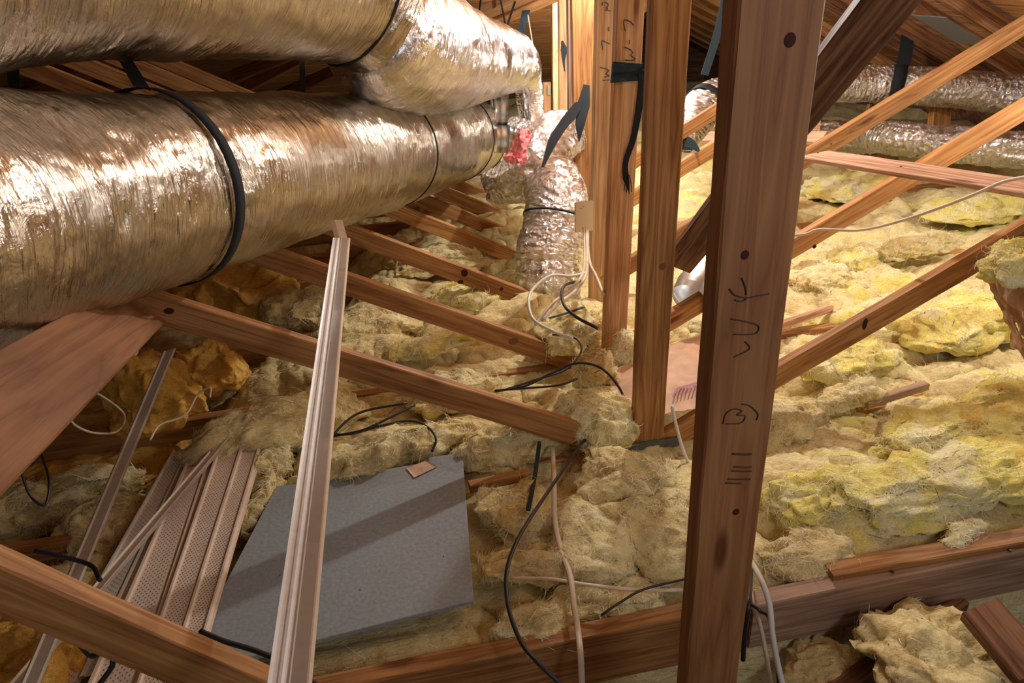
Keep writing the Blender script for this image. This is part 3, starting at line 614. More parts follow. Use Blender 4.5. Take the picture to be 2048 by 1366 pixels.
o = link('loose_fibres', mesh('loose_fibres', Vf.reshape(-1, 3), Ff, True), FIBM); tag(o, 'loose curled glass fibres standing off the yellow insulation', 'fibres', None, 'stuff')

# wood splinters and dark crumbs fallen on the batts
allp = np.vstack([P0[:40000], P0[-20000:]]); alln = np.vstack([N0_[:40000], N0_[-20000:]])
ii = _rng.integers(0, len(allp), 1500); pc = allp[ii]+alln[ii]*.0015; dd = _rng.normal(size=(1500, 3)); dd = dd-alln[ii]*(dd*alln[ii]).sum(1)[:, None]; dd /= np.linalg.norm(dd, axis=1)[:, None]
sdd = np.cross(alln[ii], dd); L_s = (_rng.uniform(.001, .004, 1500)+.016*(_rng.uniform(0, 1, 1500) > .86))[:, None]; w_s = _rng.uniform(.0004, .0014, 1500)[:, None]
Vs = np.stack([pc-dd*L_s-sdd*w_s, pc+dd*L_s-sdd*w_s, pc+dd*L_s+sdd*w_s, pc-dd*L_s+sdd*w_s, pc+alln[ii]*.002], 1).reshape(-1, 3)
b0 = np.arange(1500)[:, None]*5; Fs = np.concatenate([b0+np.array([[0, 1, 4]]), b0+np.array([[1, 2, 4]]), b0+np.array([[2, 3, 4]]), b0+np.array([[3, 0, 4]])])
o = link('wood_splinters', mesh('wood_splinters', Vs, Fs, False), plain('splinter_brown', (0.16, 0.07, 0.04), 0.8, var=.5, bscale=9)); tag(o, 'tiny brown splinters and crumbs scattered over the insulation', 'debris', None, 'stuff')

# ------------------------------------------------------------------ kraft paper
def sheet(name, pts4, mat, parent=None, n=24, amp=0.012, thick=0.002, seed=1):
    a, b_, c, d = [np.array(p, float) for p in pts4]; N0 = nrm(np.cross(b_-a, d-a)); V, Fc = [], []
    U, W_ = np.meshgrid(np.linspace(0, 1, n+1), np.linspace(0, 1, n+1), indexing='ij')
    P = (a*(1-U[..., None])+b_*U[..., None])*(1-W_[..., None])+(d*(1-U[..., None])+c*U[..., None])*W_[..., None]
    P = P+N0*(amp*fbm(U*4+seed, W_*4, 0*U+seed, 4, .6))[..., None]
    m = (n+1)**2; V = np.vstack([P.reshape(-1, 3), P.reshape(-1, 3)-N0*thick])
    for i in range(n):
        for j in range(n):
            q = i*(n+1)+j; Fc.append((q, q+n+1, q+n+2, q+1)); Fc.append((m+q, m+q+1, m+q+n+2, m+q+n+1))
    for i in range(n):
        for (q0, q1) in ((i*(n+1), (i+1)*(n+1)), ((i+1)*(n+1)+n, i*(n+1)+n), (i+1, i), (n*(n+1)+i, n*(n+1)+i+1)): Fc.append((q0, q1, q1+m, q0+m))
    return link(name, mesh(name, V, Fc, True), mat, parent)
kp = sheet('kraft_paper_sheet', [Zp(1222, 745, .03), Zp(1418, 660, .06), Zp(1418, 806, .10), Zp(1218, 850, .05)], KRAFT, amp=.02, seed=3)
tag(kp, 'crinkled brown kraft paper facing between the second post and nearest post', 'paper')
for k in range(9):
    x = 1345+k*7.5
    ribbon('printed_stroke', [Zp(x, 800-k*2.2, .082+k*.0015)+np.array([0, 0, .012]), Zp(x+6, 786-k*2.2, .078+k*.0015)+np.array([0, 0, .013]), Zp(x+16, 780-k*2.2, .078+k*.0015)+np.array([0, 0, .013])], 0.005, INKP, kp, wdir=(1, 0, 0), thick=.0006, n=3)
a = bd
kf = sheet('kraft_facing', [Dp(1975, 490, 1.93), Dp(2070, 590, 1.80), Dp(2085, 720, 1.85), Dp(2005, 610, 1.95)], KRAFT, bd, amp=.03, seed=8)
kf['label'] = 'brown kraft paper flap'
kf2 = sheet('kraft_facing', [Dp(1985, 560, 1.98), Dp(2010, 600, 1.93), Dp(2075, 740, 1.9), Dp(2030, 690, 2.0)], KRAFT, bd, amp=.02, seed=5)

# ------------------------------------------------------------------ ducts
def wr(amp=1.0, seed=0, dips=(), fine=1.0):
    def f(s, th, R):
        c, s_ = np.cos(th), np.sin(th)
        d = 0.012*amp*fbm(s*5+seed, c*1.6+seed, s_*1.6, 3)
        d += 0.0030*fine*fbm(s*70+3*th, c*2.2, s_*2.2+seed, 3, .6)
        d += 0.0045*amp*(billow(s*16+seed, c*3.5, s_*3.5, 2)-.5)
        for (p, dep, wd_) in dips:
            e = np.exp(-((s-p)/wd_)**2); d = d-dep*e+e*0.008*fbm(s*30, c*9, s_*9, 3)
        return d
    return f
def duct(name, pts, r, label, seed=0, seg=160, n=60, dips=(), amp=1.0, mat=None, fine=1.0, hint=(0, 0, 1)):
    e = tag(empty(name, pts[0]), label, 'duct')
    o, fr = tube('foil_jacket', pts, r, mat or FOIL, e, seg, n, disp=wr(amp, seed, dips, fine), cap=False, hint=hint)
    return e, fr
lowpts = [Dp(-420, 520, 1.02), Dp(-200, 480, 1.17), Dp(0, 432, 1.40), Dp(300, 384, 1.82), Dp(600, 332, 2.54), Dp(780, 303, 3.25), Dp(890, 279, 3.95), Dp(938, 272, 4.35)]
# arc lengths for the bands are found from the spline
def s_at(fr, px):
    C_, s = fr[0], fr[4]; d = C_-CAM; x = 1024+F*(d@CR)/(d@FW); return float(np.interp(px, x, s))
pre = crom(lowpts, 60); sl = np.concatenate([[0], np.cumsum(np.linalg.norm(np.diff(pre, axis=0), axis=1))]); pxl = 1024+F*((pre-CAM)@CR)/((pre-CAM)@FW)
sx = lambda px: float(np.interp(px, pxl, sl))
DL, frL = duct('flexible_duct', lowpts, [0.24, 0.24, 0.24, 0.245, 0.25, 0.25, 0.25, 0.24], 'large lower foil flexible duct running from the left edge back to the metal collars', 1, 200, 110, dips=[(sx(330), .012, .05), (sx(775), .02, .04), (sx(908), .012, .03)])
up1 = [Dp(-500, -140, 1.05), Dp(-200, -150, 1.25), Dp(0, -146, 1.42), Dp(300, -108, 1.75), Dp(560, -58, 2.2), Dp(690, -18, 2.5), Dp(760, 30, 2.62)]
DU, frU = duct('flexible_duct', up1, [0.26, 0.26, 0.26, 0.262, 0.262, 0.25, 0.235], 'large upper foil duct filling the top left corner above the other', 5, 180, 80, dips=())
up2 = [Dp(712, 20, 2.62), Dp(770, 70, 2.75), Dp(850, 100, 3.0), Dp(925, 118, 3.5), Dp(985, 120, 4.0), Dp(1030, 132, 4.35), Dp(1055, 172, 4.5), Dp(1062, 230, 4.55), Dp(1066, 300, 4.5)]
D2, fr2 = duct('flexible_duct', up2, [0.235, 0.262, 0.262, 0.225, 0.20, 0.16, 0.095, 0.08, 0.08], 'bright silver duct elbow sagging from the upper duct and dropping behind the posts', 9, 160, 60, dips=[(0.66, .02, .04), (0.04, .03, .05)], amp=1.3, mat=FOIL2)
# flex going down in the middle
mid = [Dp(1000, 374, 4.05), Dp(1045, 356, 3.85), Dp(1088, 352, 3.65), Dp(1112, 390, 3.50), Dp(1108, 450, 3.47), Dp(1096, 510, 3.45), Dp(1096, 560, 3.45), Dp(1100, 615, 3.5)]
D3, fr3 = duct('flexible_duct', mid, [0.10, 0.14, 0.148, 0.15, 0.155, 0.165, 0.165, 0.14], 'glossy brown-silver foil duct dropping to the floor left of the posts', 14, 120, 46, amp=1.6, mat=FOILC, fine=2, dips=[(1.05, .012, .03)])
ring('tie_band', fr3, 0.80, BLACK, 0.012, 0.004, 0.003, parent=D3)
# foil sleeve draped from collar to flex
slv = [Dp(985, 372, 3.8), Dp(1030, 355, 3.65), Dp(1075, 318, 3.6), Dp(1110, 278, 3.65), Dp(1150, 262, 3.8)]
D4, fr4 = duct('foil_sleeve', slv, [0.07, 0.12, 0.15, 0.13, 0.10], 'crumpled open foil sleeve draped around the pink insulation', 21, 110, 40, amp=3.0, mat=FOILC, fine=3)
slv2 = [Dp(1020, 268, 4.45), Dp(1060, 276, 4.4), Dp(1100, 288, 4.25), Dp(1150, 285, 4.2)]
D5, fr5 = duct('foil_sleeve', slv2, [0.11, 0.09, 0.13, 0.14], 'crinkled silver foil behind the pink insulation, left of the strap', 25, 90, 36, amp=3.0, mat=FOILC, fine=3)
o = blob('pink_insulation', Dp(1036, 293, 3.32), (0.085, 0.06, 0.16), 0.2, PINK, 'torn pink insulation bulging beside the metal collars', 'insulation', sub=5, tilt=.5)
o = blob('pink_insulation', Dp(1056, 272, 3.34), (0.07, 0.05, 0.07), 0.2, PINK, 'small curled pink insulation tuft on the foil sleeve', 'insulation', sub=4)
# plenum and collars
e = tag(empty('duct_plenum', Dp(985, 280, 4.5)), 'foil-covered plenum box with two round steel collars in the centre', 'plenum')
pa = Dp(970, 262, 4.75); vx = nrm(frL[1][-1]); sdv = nrm(np.cross(vx, (0, 0, 1))); 
def boxo(name, c, ax, ay, az, mat, parent, bev=0.004):
    c = np.array(c); ax, ay, az = map(np.array, (ax, ay, az)); V = []
    for i in (-1, 1):
        for j in (-1, 1):
            for k in (-1, 1): V.append(c+i*ax/2+j*ay/2+k*az/2)
    bm = bmesh.new(); vs = [bm.verts.new(v) for v in V]
    for f in ((0, 1, 3, 2), (4, 6, 7, 5), (0, 4, 5, 1), (2, 3, 7, 6), (0, 2, 6, 4), (1, 5, 7, 3)): bm.faces.new([vs[q] for q in f])
    bmesh.ops.bevel(bm, geom=bm.edges[:], offset=bev, segments=2, affect='EDGES'); bmesh.ops.recalc_face_normals(bm, faces=bm.faces[:])
    me = bpy.data.meshes.new(name); bm.to_mesh(me); bm.free(); return link(name, me, mat, parent)
boxo('plenum_box', Dp(978, 272, 4.75), sdv*0.20, vx*0.20, (0, 0, 0.42), FOILC, e)
def ringpart(name, c, axis, R, Lg, mat, parent, seams=2):
    c = np.array(c); pts = [c+axis*Lg*t for t in np.linspace(-.5, .5, 9)]
    rr = [R+.006 if k in (0, 8) else R+(0.003 if k % 4 == 0 and seams else 0) for k in range(9)]
    return tube(name, pts, rr, mat, parent, 40, 1, cap=False, raw=True)[0]
cax = nrm(0.93*CR+0.1*FW)
for (x, y, nm) in ((1001, 224, 'a'), (1003, 278, 'b')):
    ringpart('round_collar', Dp(x, y, 4.15), cax, 0.080, 0.075, GALV, e)
o = boxo('collar_flange', Dp(986, 262, 4.35), cax*0.014, np.cross(cax, (0, 0, 1))*0.10, (0, 0, 0.42), FOILC, e, .002)
# right ducts
r1 = [Dp(1365, 290, 4.55), Dp(1380, 262, 4.6), Dp(1410, 215, 4.7), Dp(1465, 190, 4.8), Dp(1540, 178, 4.9), Dp(1700, 168, 4.95), Dp(1900, 176, 4.75), Dp(2080, 194, 4.55), Dp(2190, 200, 4.45)]
D6, fr6 = duct('flexible_duct', r1, [0.07, 0.10, 0.14, 0.14, 0.13, 0.125, 0.125, 0.125, 0.125], 'far right foil duct with bright top hanging behind the right webs', 31, 100, 40, amp=1.6, mat=FOILC, fine=2)
r2_ = [Dp(1630, 268, 5.3), Dp(1720, 272, 5.1), Dp(1800, 278, 4.7), Dp(1900, 288, 4.5), Dp(2000, 296, 4.3), Dp(2150, 310, 4.1)]
D7, fr7 = duct('flexible_duct', r2_, [0.10, 0.11, 0.11, 0.11, 0.11, 0.11], 'low crumpled foil duct resting on insulation at the far right', 37, 90, 36, amp=2.2, mat=FOILC, fine=3)
# galvanised pipe
gp = [Dp(1440, 508, 3.0), Dp(1410, 550, 2.93), Dp(1384, 590, 2.86)]
e = tag(empty('metal_flue_pipe', gp[0]), 'shiny galvanised pipe collar lying between the second post and nearest post', 'pipe')
C_ = np.array([gp[0]*(1-t)+gp[2]*t for t in np.linspace(0, 1, 14)])
tube('pipe', C_, [0.085, .085, .085, .085, .09, .085, .088, .08], GALV, e, 40, 1, cap=False, raw=True)
tube('crimped_rim', np.array([gp[2], gp[2]+(gp[2]-gp[0])*0.10]), [0.082, 0.074], GALV, e, 40, 1, cap=False, raw=True)

# straps and bands round the ducts
def hang(name, frr, s_, label, width=0.05, top=None, mat=BLACK, skew=0.0):
    e = tag(empty(name, frr[0][int(np.searchsorted(frr[4], s_))]), label, 'strap')
    ring('sling', frr, s_, mat, width, 0.008, 0.003, parent=e, skew=skew)
    if top is not None:
        C_, T_, N_, B_, s, rr = frr; i = int(np.searchsorted(s, s_)); p = C_[i]+N_[i]*(rr[i]+.01)
        ribbon('hanger', [p, (p+np.array(top))/2, top], width, mat, e, wdir=T_[i], n=4)
    return e
hang('hanging_strap', frL, sx(318), 'wide black strap slung around the lower duct near the left', 0.040, Dp(205, 40, 2.3), skew=-0.03)
ring('tie_band', frL, sx(772), BLACK, 0.012, 0.000, 0.004, parent=DL)
ring('tie_band', frL, sx(906), BLACK, 0.014, 0.000, 0.004, parent=DL)
ring('tie_band', frL, sx(955), BLACK, 0.010, 0.002, 0.004, parent=DL)
hang('hanging_strap', frU, float(frU[4][-1])-0.10, 'black strap around the kink where the upper duct turns', 0.035)
for lb, a, b_, w, mt in (
    ('thin black strap hanging in the gap left of the duct elbow', Dp(604, 120, 3.6), Dp(606, 192, 3.6), .028, BLACKT),
    ('grey strap at the far left between the two big ducts', Dp(24, 120, 2.6), Dp(30, 176, 2.6), .045, BLACKT),
    ('narrow black cord from the duct elbow to the lower duct band', Dp(706, 130, 3.4), Dp(748, 212, 3.25), .010, BLACK)):
    o = ribbon('hanging_strap', [a, (a+b_)/2, b_], w, mt, wdir=CR); tag(o, lb, 'strap')
for lb, q0, q1, k, w, mt in (
    ('white-speckled cord holding the bright duct elbow', (934, -6), (949, 70), 3.3, .010, BLACKT),
    ('first thin cord right of the speckled cord', (962, -6), (955, 50), 4.0, .010, BLACK),
    ('left leg of the V-shaped cords above the far duct', (1000, -6), (1013, 62), 4.3, .011, BLACK),
    ('right leg of the V-shaped cords above the far duct', (1033, -6), (1011, 62), 4.3, .013, BLACK),
    ('thin wire loop hanging beside the wide teal strap', (1056, 30), (1066, 92), 4.4, .006, CABW)):
    a, b_ = Dp(*q0, k), Dp(*q1, k); o = ribbon('hanger_string', [a, (a+b_)/2, b_], w, mt, wdir=CR); tag(o, lb, 'cord')
o = ribbon('hanging_strap', [Dp(1048, -8, 4.5), Dp(1052, 20, 4.5), Dp(1046, 45, 4.5), Dp(1042, 76, 4.5)], .05, BLACKT, wdir=CR, wl=[.035, .055, .04, .05]); tag(o, 'wide teal-black strap holding the far silver duct', 'strap')
o = ribbon('tape_scrap', [Dp(1124, 82, 4.1), Dp(1128, 100, 4.1), Dp(1127, 120, 4.1), Dp(1129, 143, 4.1)], .03, BLACKT, wdir=CR, wl=[.012, .04, .018, .006]); tag(o, 'ragged black tape scrap on the slim orange post', 'tape')
e = hang('hanging_strap', fr6, s_at(fr6, 1412), 'narrow blue-black strap around the right foil duct elbow between posts', 0.045, None)
a, b_ = Dp(1452, -10, 4.3), Dp(1409, 150, 4.5); ribbon('hanger', [a, (a+b_)/2+CR*0.01, b_], .05, BLACKT, e, wdir=CR)
o = ribbon('hanging_strap', [Dp(1456, -10, 4.6), Dp(1462, 60, 4.6), Dp(1459, 128, 4.6)], .045, BLACKT, wdir=CR); tag(o, 'second blue-black strap tight against the nearest post left edge', 'strap')
e = hang('hanging_strap', fr6, s_at(fr6, 1793), 'wide black strap around the far right foil duct', 0.085, Dp(1818, 60, 4.9))
o = ribbon('strap_end', [Dp(1372, 283, 3.9), Dp(1386, 290, 3.85), Dp(1399, 302, 3.8)], .05, BLACKT, wdir=CU, wl=[.06, .05, .015]); tag(o, 'grey-black strap end beside the second post under the foil elbow', 'strap')
# strap nailed to the reddish post
e = tag(empty('nailed_strap', Dp(1170, 178, 3.3)), 'black folded strap nailed to the reddish post holding the dropping duct', 'strap')
ribbon('upper_fold', [Dp(1173, 170, 3.40), Dp(1167, 210, 3.38), Dp(1160, 250, 3.36), Dp(1158, 284, 3.36)], .05, BLACK, e, wdir=CR, wl=[.03, .062, .045, .004])
ribbon('sling', [Dp(1160, 205, 3.36), Dp(1135, 240, 3.30), Dp(1110, 275, 3.22), Dp(1085, 335, 3.1)], .06, BLACK, e, wdir=CR+CU*.5, wl=[.05, .075, .06, .012])
# fabric wrap on third post
pp = 1.195
e = tag(empty('fabric_wrap', Yp(1258, 145, pp)), 'blue-black fabric wrapped round the lettered post with a long hanging tail', 'fabric')
sheet('wrap', [Yp(1221, 166, pp-.008), Yp(1289, 160, pp-.010), Yp(1286, 128, pp-.010), Yp(1225, 123, pp-.008)], BLACKT, e, n=14, amp=.006, seed=2)
ribbon('fold', [Yp(1226, 146, pp-.018), Yp(1256, 146, pp-.02), Yp(1287, 141, pp-.02)], .005, BLACK, e, wdir=(0, 0, 1), thick=.004)
ribbon('tail', [Yp(1286, 142, pp-.012), Yp(1283, 180, pp-.014), Yp(1268, 270, pp-.012), Yp(1252, 320, pp-.012), Yp(1251, 350, pp-.012), Yp(1258, 383, pp-.012)], .03, BLACK, e, wdir=(1, 0, 0), wl=[.034, .03, .024, .022, .02, .024, .004])
# small frayed end
for k in range(4):
    ribbon('frayed_thread', [Yp(1250+k*3, 350, pp-.014), Yp(1250+k*4, 368, pp-.014), Yp(1248+k*5, 382+k*3 % 7, pp-.014)], .003, BLACK, e, wdir=(1, 0, 0), thick=.001, n=3)

# ------------------------------------------------------------------ writing on the posts
def strokes(parent, Yf, lines, mat, w):
    for ln in lines:
        pts = [Yp(x, y, Yf) for x, y in ln]
        tube('marker_stroke', pts, w, mat, parent, 6, 5, flat=1.0)
strokes(t0, -0.4115, [[(1459, 578), (1470, 590), (1492, 596), (1515, 592), (1538, 588)], [(1484, 556), (1491, 575), (1493, 590)], [(1470, 600), (1484, 603), (1494, 596)],
    [(1462, 638), (1490, 643), (1514, 650), (1518, 658), (1508, 668), (1468, 669)], [(1490, 683), (1500, 696), (1486, 706), (1468, 714)],
    [(1446, 848), (1452, 828), (1468, 818), (1484, 822), (1474, 830), (1490, 832), (1482, 846), (1452, 848)], [(1484, 808), (1500, 812), (1516, 828), (1513, 840)]], PENC, 0.0009)
for yy in (908, 934, 942, 958, 966):
    x0 = 1410+(yy*7) % 60; strokes(t0, -0.4115, [[(x0, yy), (x0+15+yy % 11, yy+1), (min(1503, x0+30+yy % 23), yy+.5)]], PENC, 0.0011 if yy % 4 else .0016)
strokes(t2, 1.1985, [[(1268, 51), (1260, 43), (1249, 40), (1248, 50), (1251, 62)], [(1259, 80), (1259, 88)], [(1249, 94), (1262, 100), (1265, 106), (1262, 111), (1270, 117), (1266, 121), (1250, 120)]], PENC, 0.0014)
strokes(t3, 1.7785, [[(1206, 11), (1205, 6), (1213, 5), (1217, 10), (1213, 16)], [(1210, 20), (1221, 22)], [(1215, 14), (1215, 21)], [(1218, 54), (1218, 63)], [(1206, 100), (1204, 82), (1211, 84), (1220, 88)],
    [(1201, 135), (1213, 138), (1218, 142), (1213, 147), (1219, 152), (1209, 154)], [(1206, 161), (1220, 160)]], PENB, 0.0022)
# knots as real plugs on the nearest post
def knot(parent, px, py, Yf, r, squash=1.0, mat=NAIL):
    bm = bmesh.new(); bmesh.ops.create_uvsphere(bm, u_segments=16, v_segments=8, radius=1); 
    me = bpy.data.meshes.new('knot'); bm.to_mesh(me); bm.free(); me.polygons.foreach_set('use_smooth', np.ones(len(me.polygons), bool))
    M = Matrix.Translation(Vector(Yp(px, py, Yf))) @ Matrix.Diagonal((r, 0.0012, r*squash, 1)); link('knot', me, mat, parent, M)
KN = plain('dark_knot', (0.06, 0.025, 0.02), 0.95, 0, 0.05, var=.3, bscale=300)
KM = plain('brown_knot', (0.20, 0.075, 0.03), 0.6, var=.4, bscale=200)
for a in ((1580, 80, .0075, 1.1), (1490, 510, .006, 1.1), (1472, 1024, .006, 1.1)): knot(t0, a[0], a[1], -0.4105, a[2], a[3], KN)
knot(t1, 1325, 533, .5995, .011, 1, KM); knot(t1, 1027, 683, .5995+.6, .02, .75, KM)
knot(t3, 929, 546, 1.779, .016, 1.2, KN); knot(t3, 921, 564, 1.779, .014, .7, KN); knot(t3, 1003, 578, 1.779, .008, 1, KN)
knot(t1, 1730, 648, .5995, .009, 2.4, KN); knot(t1, 338, 622, .5995, .013, .7, KN); knot(t2, 1629, 493, 1.1995, .009, 1, KN)

# ------------------------------------------------------------------ cables
cabs = 0
def cable(pts, r, mat, label, flat=1.0, seg=8, name=None, n=8, parent=None):
    o, _ = tube(name or ('black_cable' if mat is CABB else 'cream_cable'), pts, r, mat, parent, seg, n, flat=flat)
    if label: tag(o, label, 'cable')
    return o
Z = Zp
cable([Z(1105, 893, .04), Z(1108, 960, .055), Z(1110, 1040, .06), Z(1122, 1100, .06), Z(1140, 1150, .06), Z(1148, 1210, .05), Z(1156, 1262, .03), Dp(1161, 1310, 1.60), Dp(1164, 1380, 1.62)], .0075, CABW, 'flat cream cable crossing the insulation and dropping over the reddish joist', .55)
cable([Z(1020, 1156, .05), Z(1100, 1158, .05), Z(1180, 1170, .055), Z(1280, 1180, .05), Z(1400, 1180, .05)], .0055, CABW, 'cream cable lying flat toward the nearest post foot', .6)
cable([Z(1498, 1115, .05), Dp(1520, 1155, 1.50), Dp(1538, 1205, 1.46), Dp(1545, 1270, 1.47), Dp(1556, 1330, 1.50), Dp(1570, 1390, 1.52)], .0062, CABG, 'bright white cable bending over the joist right of the nearest post')
cable([Z(1499, 1150, .04), Dp(1504, 1200, 1.52), Dp(1525, 1270, 1.53), Dp(1545, 1390, 1.56)], .005, CABW, 'cream cable pressed between nearest post and joist, behind the bright white one')
cable([Z(1502, 1140, .04), Dp(1498, 1200, 1.5), Dp(1490, 1260, 1.52), Dp(1486, 1320, 1.55)], .0055, CABB, 'short black cable tucked beside the nearest post at the joist')
cable([Dp(1497, 1205, 1.5), Dp(1520, 1222, 1.48), Dp(1542, 1250, 1.50), Dp(1560, 1390, 1.55)], .0035, CABB, 'thin black wire arching under the bright white cable')
cable([Yp(1344, 812, .57), Yp(1352, 850, .55), Yp(1366, 900, .50), Yp(1388, 950, .45), Z(1400, 990, .04)], .0055, CABG, 'white cable between the second post foot and nearest post')
cable([Dp(1568, 473, 2.62), Dp(1612, 468, 2.6), Dp(1640, 459, 2.55), Dp(1720, 460, 2.45), Dp(1800, 442, 2.3), Dp(1880, 415, 2.2), Dp(1950, 388, 2.1), Dp(2005, 364, 2.03), Dp(2060, 352, 1.95)], .0055, CABW, 'long cream cable draped over the right web and up across the plank')
cable([Z(1255, 852, .03), Z(1215, 860, .05), Z(1170, 880, .06), Z(1140, 920, .09), Z(1095, 985, .12), Z(1040, 1070, .13), Z(1014, 1140, .12), Z(1016, 1210, .10), Z(1040, 1280, .08), Dp(1075, 1325, 1.52), Dp(1130, 1375, 1.5)], .0052, CABB, 'black cable curving down from the second post over the reddish joist')
cable([Z(990, 783, .10), Z(1050, 772, .12), Z(1100, 748, .15), Z(1150, 727, .18), Z(1200, 735, .19), Z(1238, 775, .15), Z(1254, 820, .09), Z(1254, 855, .05)], .0045, CABB, 'black cable arching up and round to the second post foot')
cable([Z(990, 781, .10), Z(1060, 776, .11), Z(1120, 770, .12), Z(1155, 757, .13)], .004, CABB, 'black cable ending short beneath the arching one')
cable([Z(1005, 781, .10), Z(1080, 757, .12), Z(1130, 740, .13), Z(1158, 712, .15), Z(1162, 690, .16), Z(1145, 674, .16), Z(1105, 669, .14)], .004, CABB, 'black cable hooked over the end of the second left web')
cable([Z(655, 885, .08), Z(690, 845, .10), Z(730, 822, .11), Z(815, 806, .11)], .0042, CABB, 'upper black cable rising right of the white trim')
cable([Z(650, 875, .08), Z(720, 862, .10), Z(770, 840, .11), Z(830, 810, .11)], .0042, CABB, 'middle black cable rising right of the white trim')
cable([Z(640, 868, .08), Z(700, 868, .09), Z(760, 852, .10), Z(820, 842, .10), Z(856, 855, .10), Z(872, 878, .09), Z(864, 903, .07)], .0042, CABB, 'lower black cable ending in a downward hook above the grey board')
cable([Z(1203, 1230, .05), Z(1240, 1205, .06), Z(1290, 1178, .065), Z(1380, 1156, .06)], .0030, CABB, 'thin black wire lying above the joist left of the nearest post')
cable([Dp(1160, 562, 2.66), Dp(1128, 572, 2.56), Dp(1126, 605, 2.42), Dp(1150, 632, 2.34), Dp(1196, 657, 2.30)], .0055, CABB, 'black cable curling from the floor duct onto the batt pile')
o = ribbon('plastic_strip', [Z(1079, 884, .06), Z(1070, 950, .07), Z(1056, 1022, .08)], .013, BLACKT, wdir=CR, thick=.003); tag(o, 'flat black strip standing in insulation left of the cream cable', 'strip')
o = ribbon('plastic_strip', [Z(1098, 637, .17), Z(1130, 628, .17), Z(1168, 615, .17)], .012, BLACKT, wdir=(0, 1, 0), thick=.003); tag(o, 'short dark strip lying on the batt pile', 'strip')
# cover plate and its cables
e = tag(empty('cover_plate', Yp(1168, 432, 1.76)), 'almond blank cover plate beside the pale lettered post', 'cover plate')
cpl = boxo('plate', Yp(1168, 433, 1.755), (0.086, 0, 0), (0, 0.008, 0), (0, 0, 0.142), PLATE, e, .003); boxo('junction_box', Yp(1168, 433, 1.776), (0.054, 0, 0), (0, 0.03, 0), (0, 0, 0.095), TRIM, e, .003)
for (x, y) in ((1167, 413), (1162, 417), (1165, 456)): knot(e, x, y, 1.7505, .0022, 1, NAIL)
cable([Dp(1175, 456, 3.17), Dp(1176, 500, 3.08), Dp(1181, 530, 2.95), Dp(1192, 552, 2.85), Dp(1207, 590, 2.75)], .0065, CABW, 'cream cable from the cover plate running right behind the pale post')
cable([Dp(1172, 456, 3.17), Dp(1174, 515, 3.0), Dp(1171, 552, 2.66), Dp(1150, 582, 2.6), Dp(1120, 605, 2.5), Dp(1085, 640, 2.45)], .006, CABW, 'cream cable from the cover plate bending left, frontmost of the bundle')
cable([Dp(1168, 456, 3.17), Dp(1169, 512, 3.02), Dp(1164, 550, 2.66), Dp(1135, 584, 2.6), Dp(1105, 607, 2.52), Dp(1070, 650, 2.46)], .006, CABW, 'cream cable from the cover plate bending left, hindmost of the bundle')
cable([Dp(1171, 546, 2.7), Dp(1140, 552, 2.62), Dp(1100, 552, 2.58), Dp(1066, 578, 2.52), Dp(1057, 605, 2.46), Dp(1068, 640, 2.40), Dp(1110, 664, 2.34), Dp(1145, 676, 2.30)], .0055, CABG, 'white cable looping left off the floor duct and back onto the batts')
# left pocket wires
cable([Z(255, 690, .2), Dp(265, 710, 2.3), Dp(275, 700, 2.3), Dp(262, 668, 2.3)], .0035, CABW, 'short pale wire hanging under the left web end')
cable([Dp(140, 835, 2.0), Dp(138, 800, 2.05), Dp(165, 782, 2.1), Dp(200, 790, 2.15), Dp(248, 828, 2.2), Dp(235, 862, 2.1), Dp(190, 866, 2.0), Dp(150, 850, 1.95), Dp(136, 825, 1.95)], .0032, CABW, 'faint pale wire coil in the dark left pocket')
cable([Dp(300, 880, 2.0), Dp(320, 850, 2.05), Dp(370, 830, 2.1), Dp(395, 790, 2.15), Dp(420, 775, 2.15), Dp(420, 795, 2.15)], .0032, CABW, 'thin pale wire looping right of the second trim strip')
cable([Dp(40, 935, 1.6), Dp(60, 990, 1.6), Dp(90, 1010, 1.6), Dp(98, 960, 1.65), Dp(80, 900, 1.7)], .003, CABB, 'thin dark wire loop at the far left')
cable([Dp(70, 1102, 1.5), Dp(110, 1110, 1.5), Dp(180, 1130, 1.5), Dp(200, 1160, 1.45)], .005, CABB, 'black cable behind the bottom left web beside the trims')
cable([Dp(400, 1262, 1.28), Dp(450, 1283, 1.27), Dp(520, 1305, 1.25), Dp(590, 1340, 1.22), Dp(660, 1390, 1.2)], .005, CABB, 'black cable along the top of the bottom left web')
cable([Dp(160, 1290, 1.25), Dp(185, 1312, 1.25), Dp(215, 1300, 1.25), Dp(225, 1330, 1.25), Dp(190, 1380, 1.25)], .005, CABB, 'black cable loop on the soffit panels below the bottom left web')

# ------------------------------------------------------------------ grey board
zb = 0.045
tl, tr, br, bl = Zp(553, 972, zb), Zp(925, 905, zb+.01), Zp(947, 1200, zb), Zp(352, 1352, zb)
e = tag(empty('cement_board', (tl+br)/2), 'grey square board lying on the insulation, torn paper at its top edge', 'board')
cent = (tl+tr+br+bl)/4
bm = bmesh.new(); top = [bm.verts.new(p) for p in (tl, Zp(640, 962, zb), Zp(845, 925, zb), Zp(858, 914, zb+.004), tr, Zp(928, 950, zb+.003), br, bl)]
ft = bm.faces.new(top); r_ = bmesh.ops.extrude_face_region(bm, geom=[ft]); vs = [v for v in r_['geom'] if isinstance(v, bmesh.types.BMVert)]
bmesh.ops.translate(bm, verts=vs, vec=(0, 0, -0.014)); bmesh.ops.recalc_face_normals(bm, faces=bm.faces[:]); bmesh.ops.bevel(bm, geom=bm.edges[:], offset=.0015, segments=1, affect='EDGES')
me = bpy.data.meshes.new('slab'); bm.to_mesh(me); bm.free(); link('slab', me, BOARD, e)
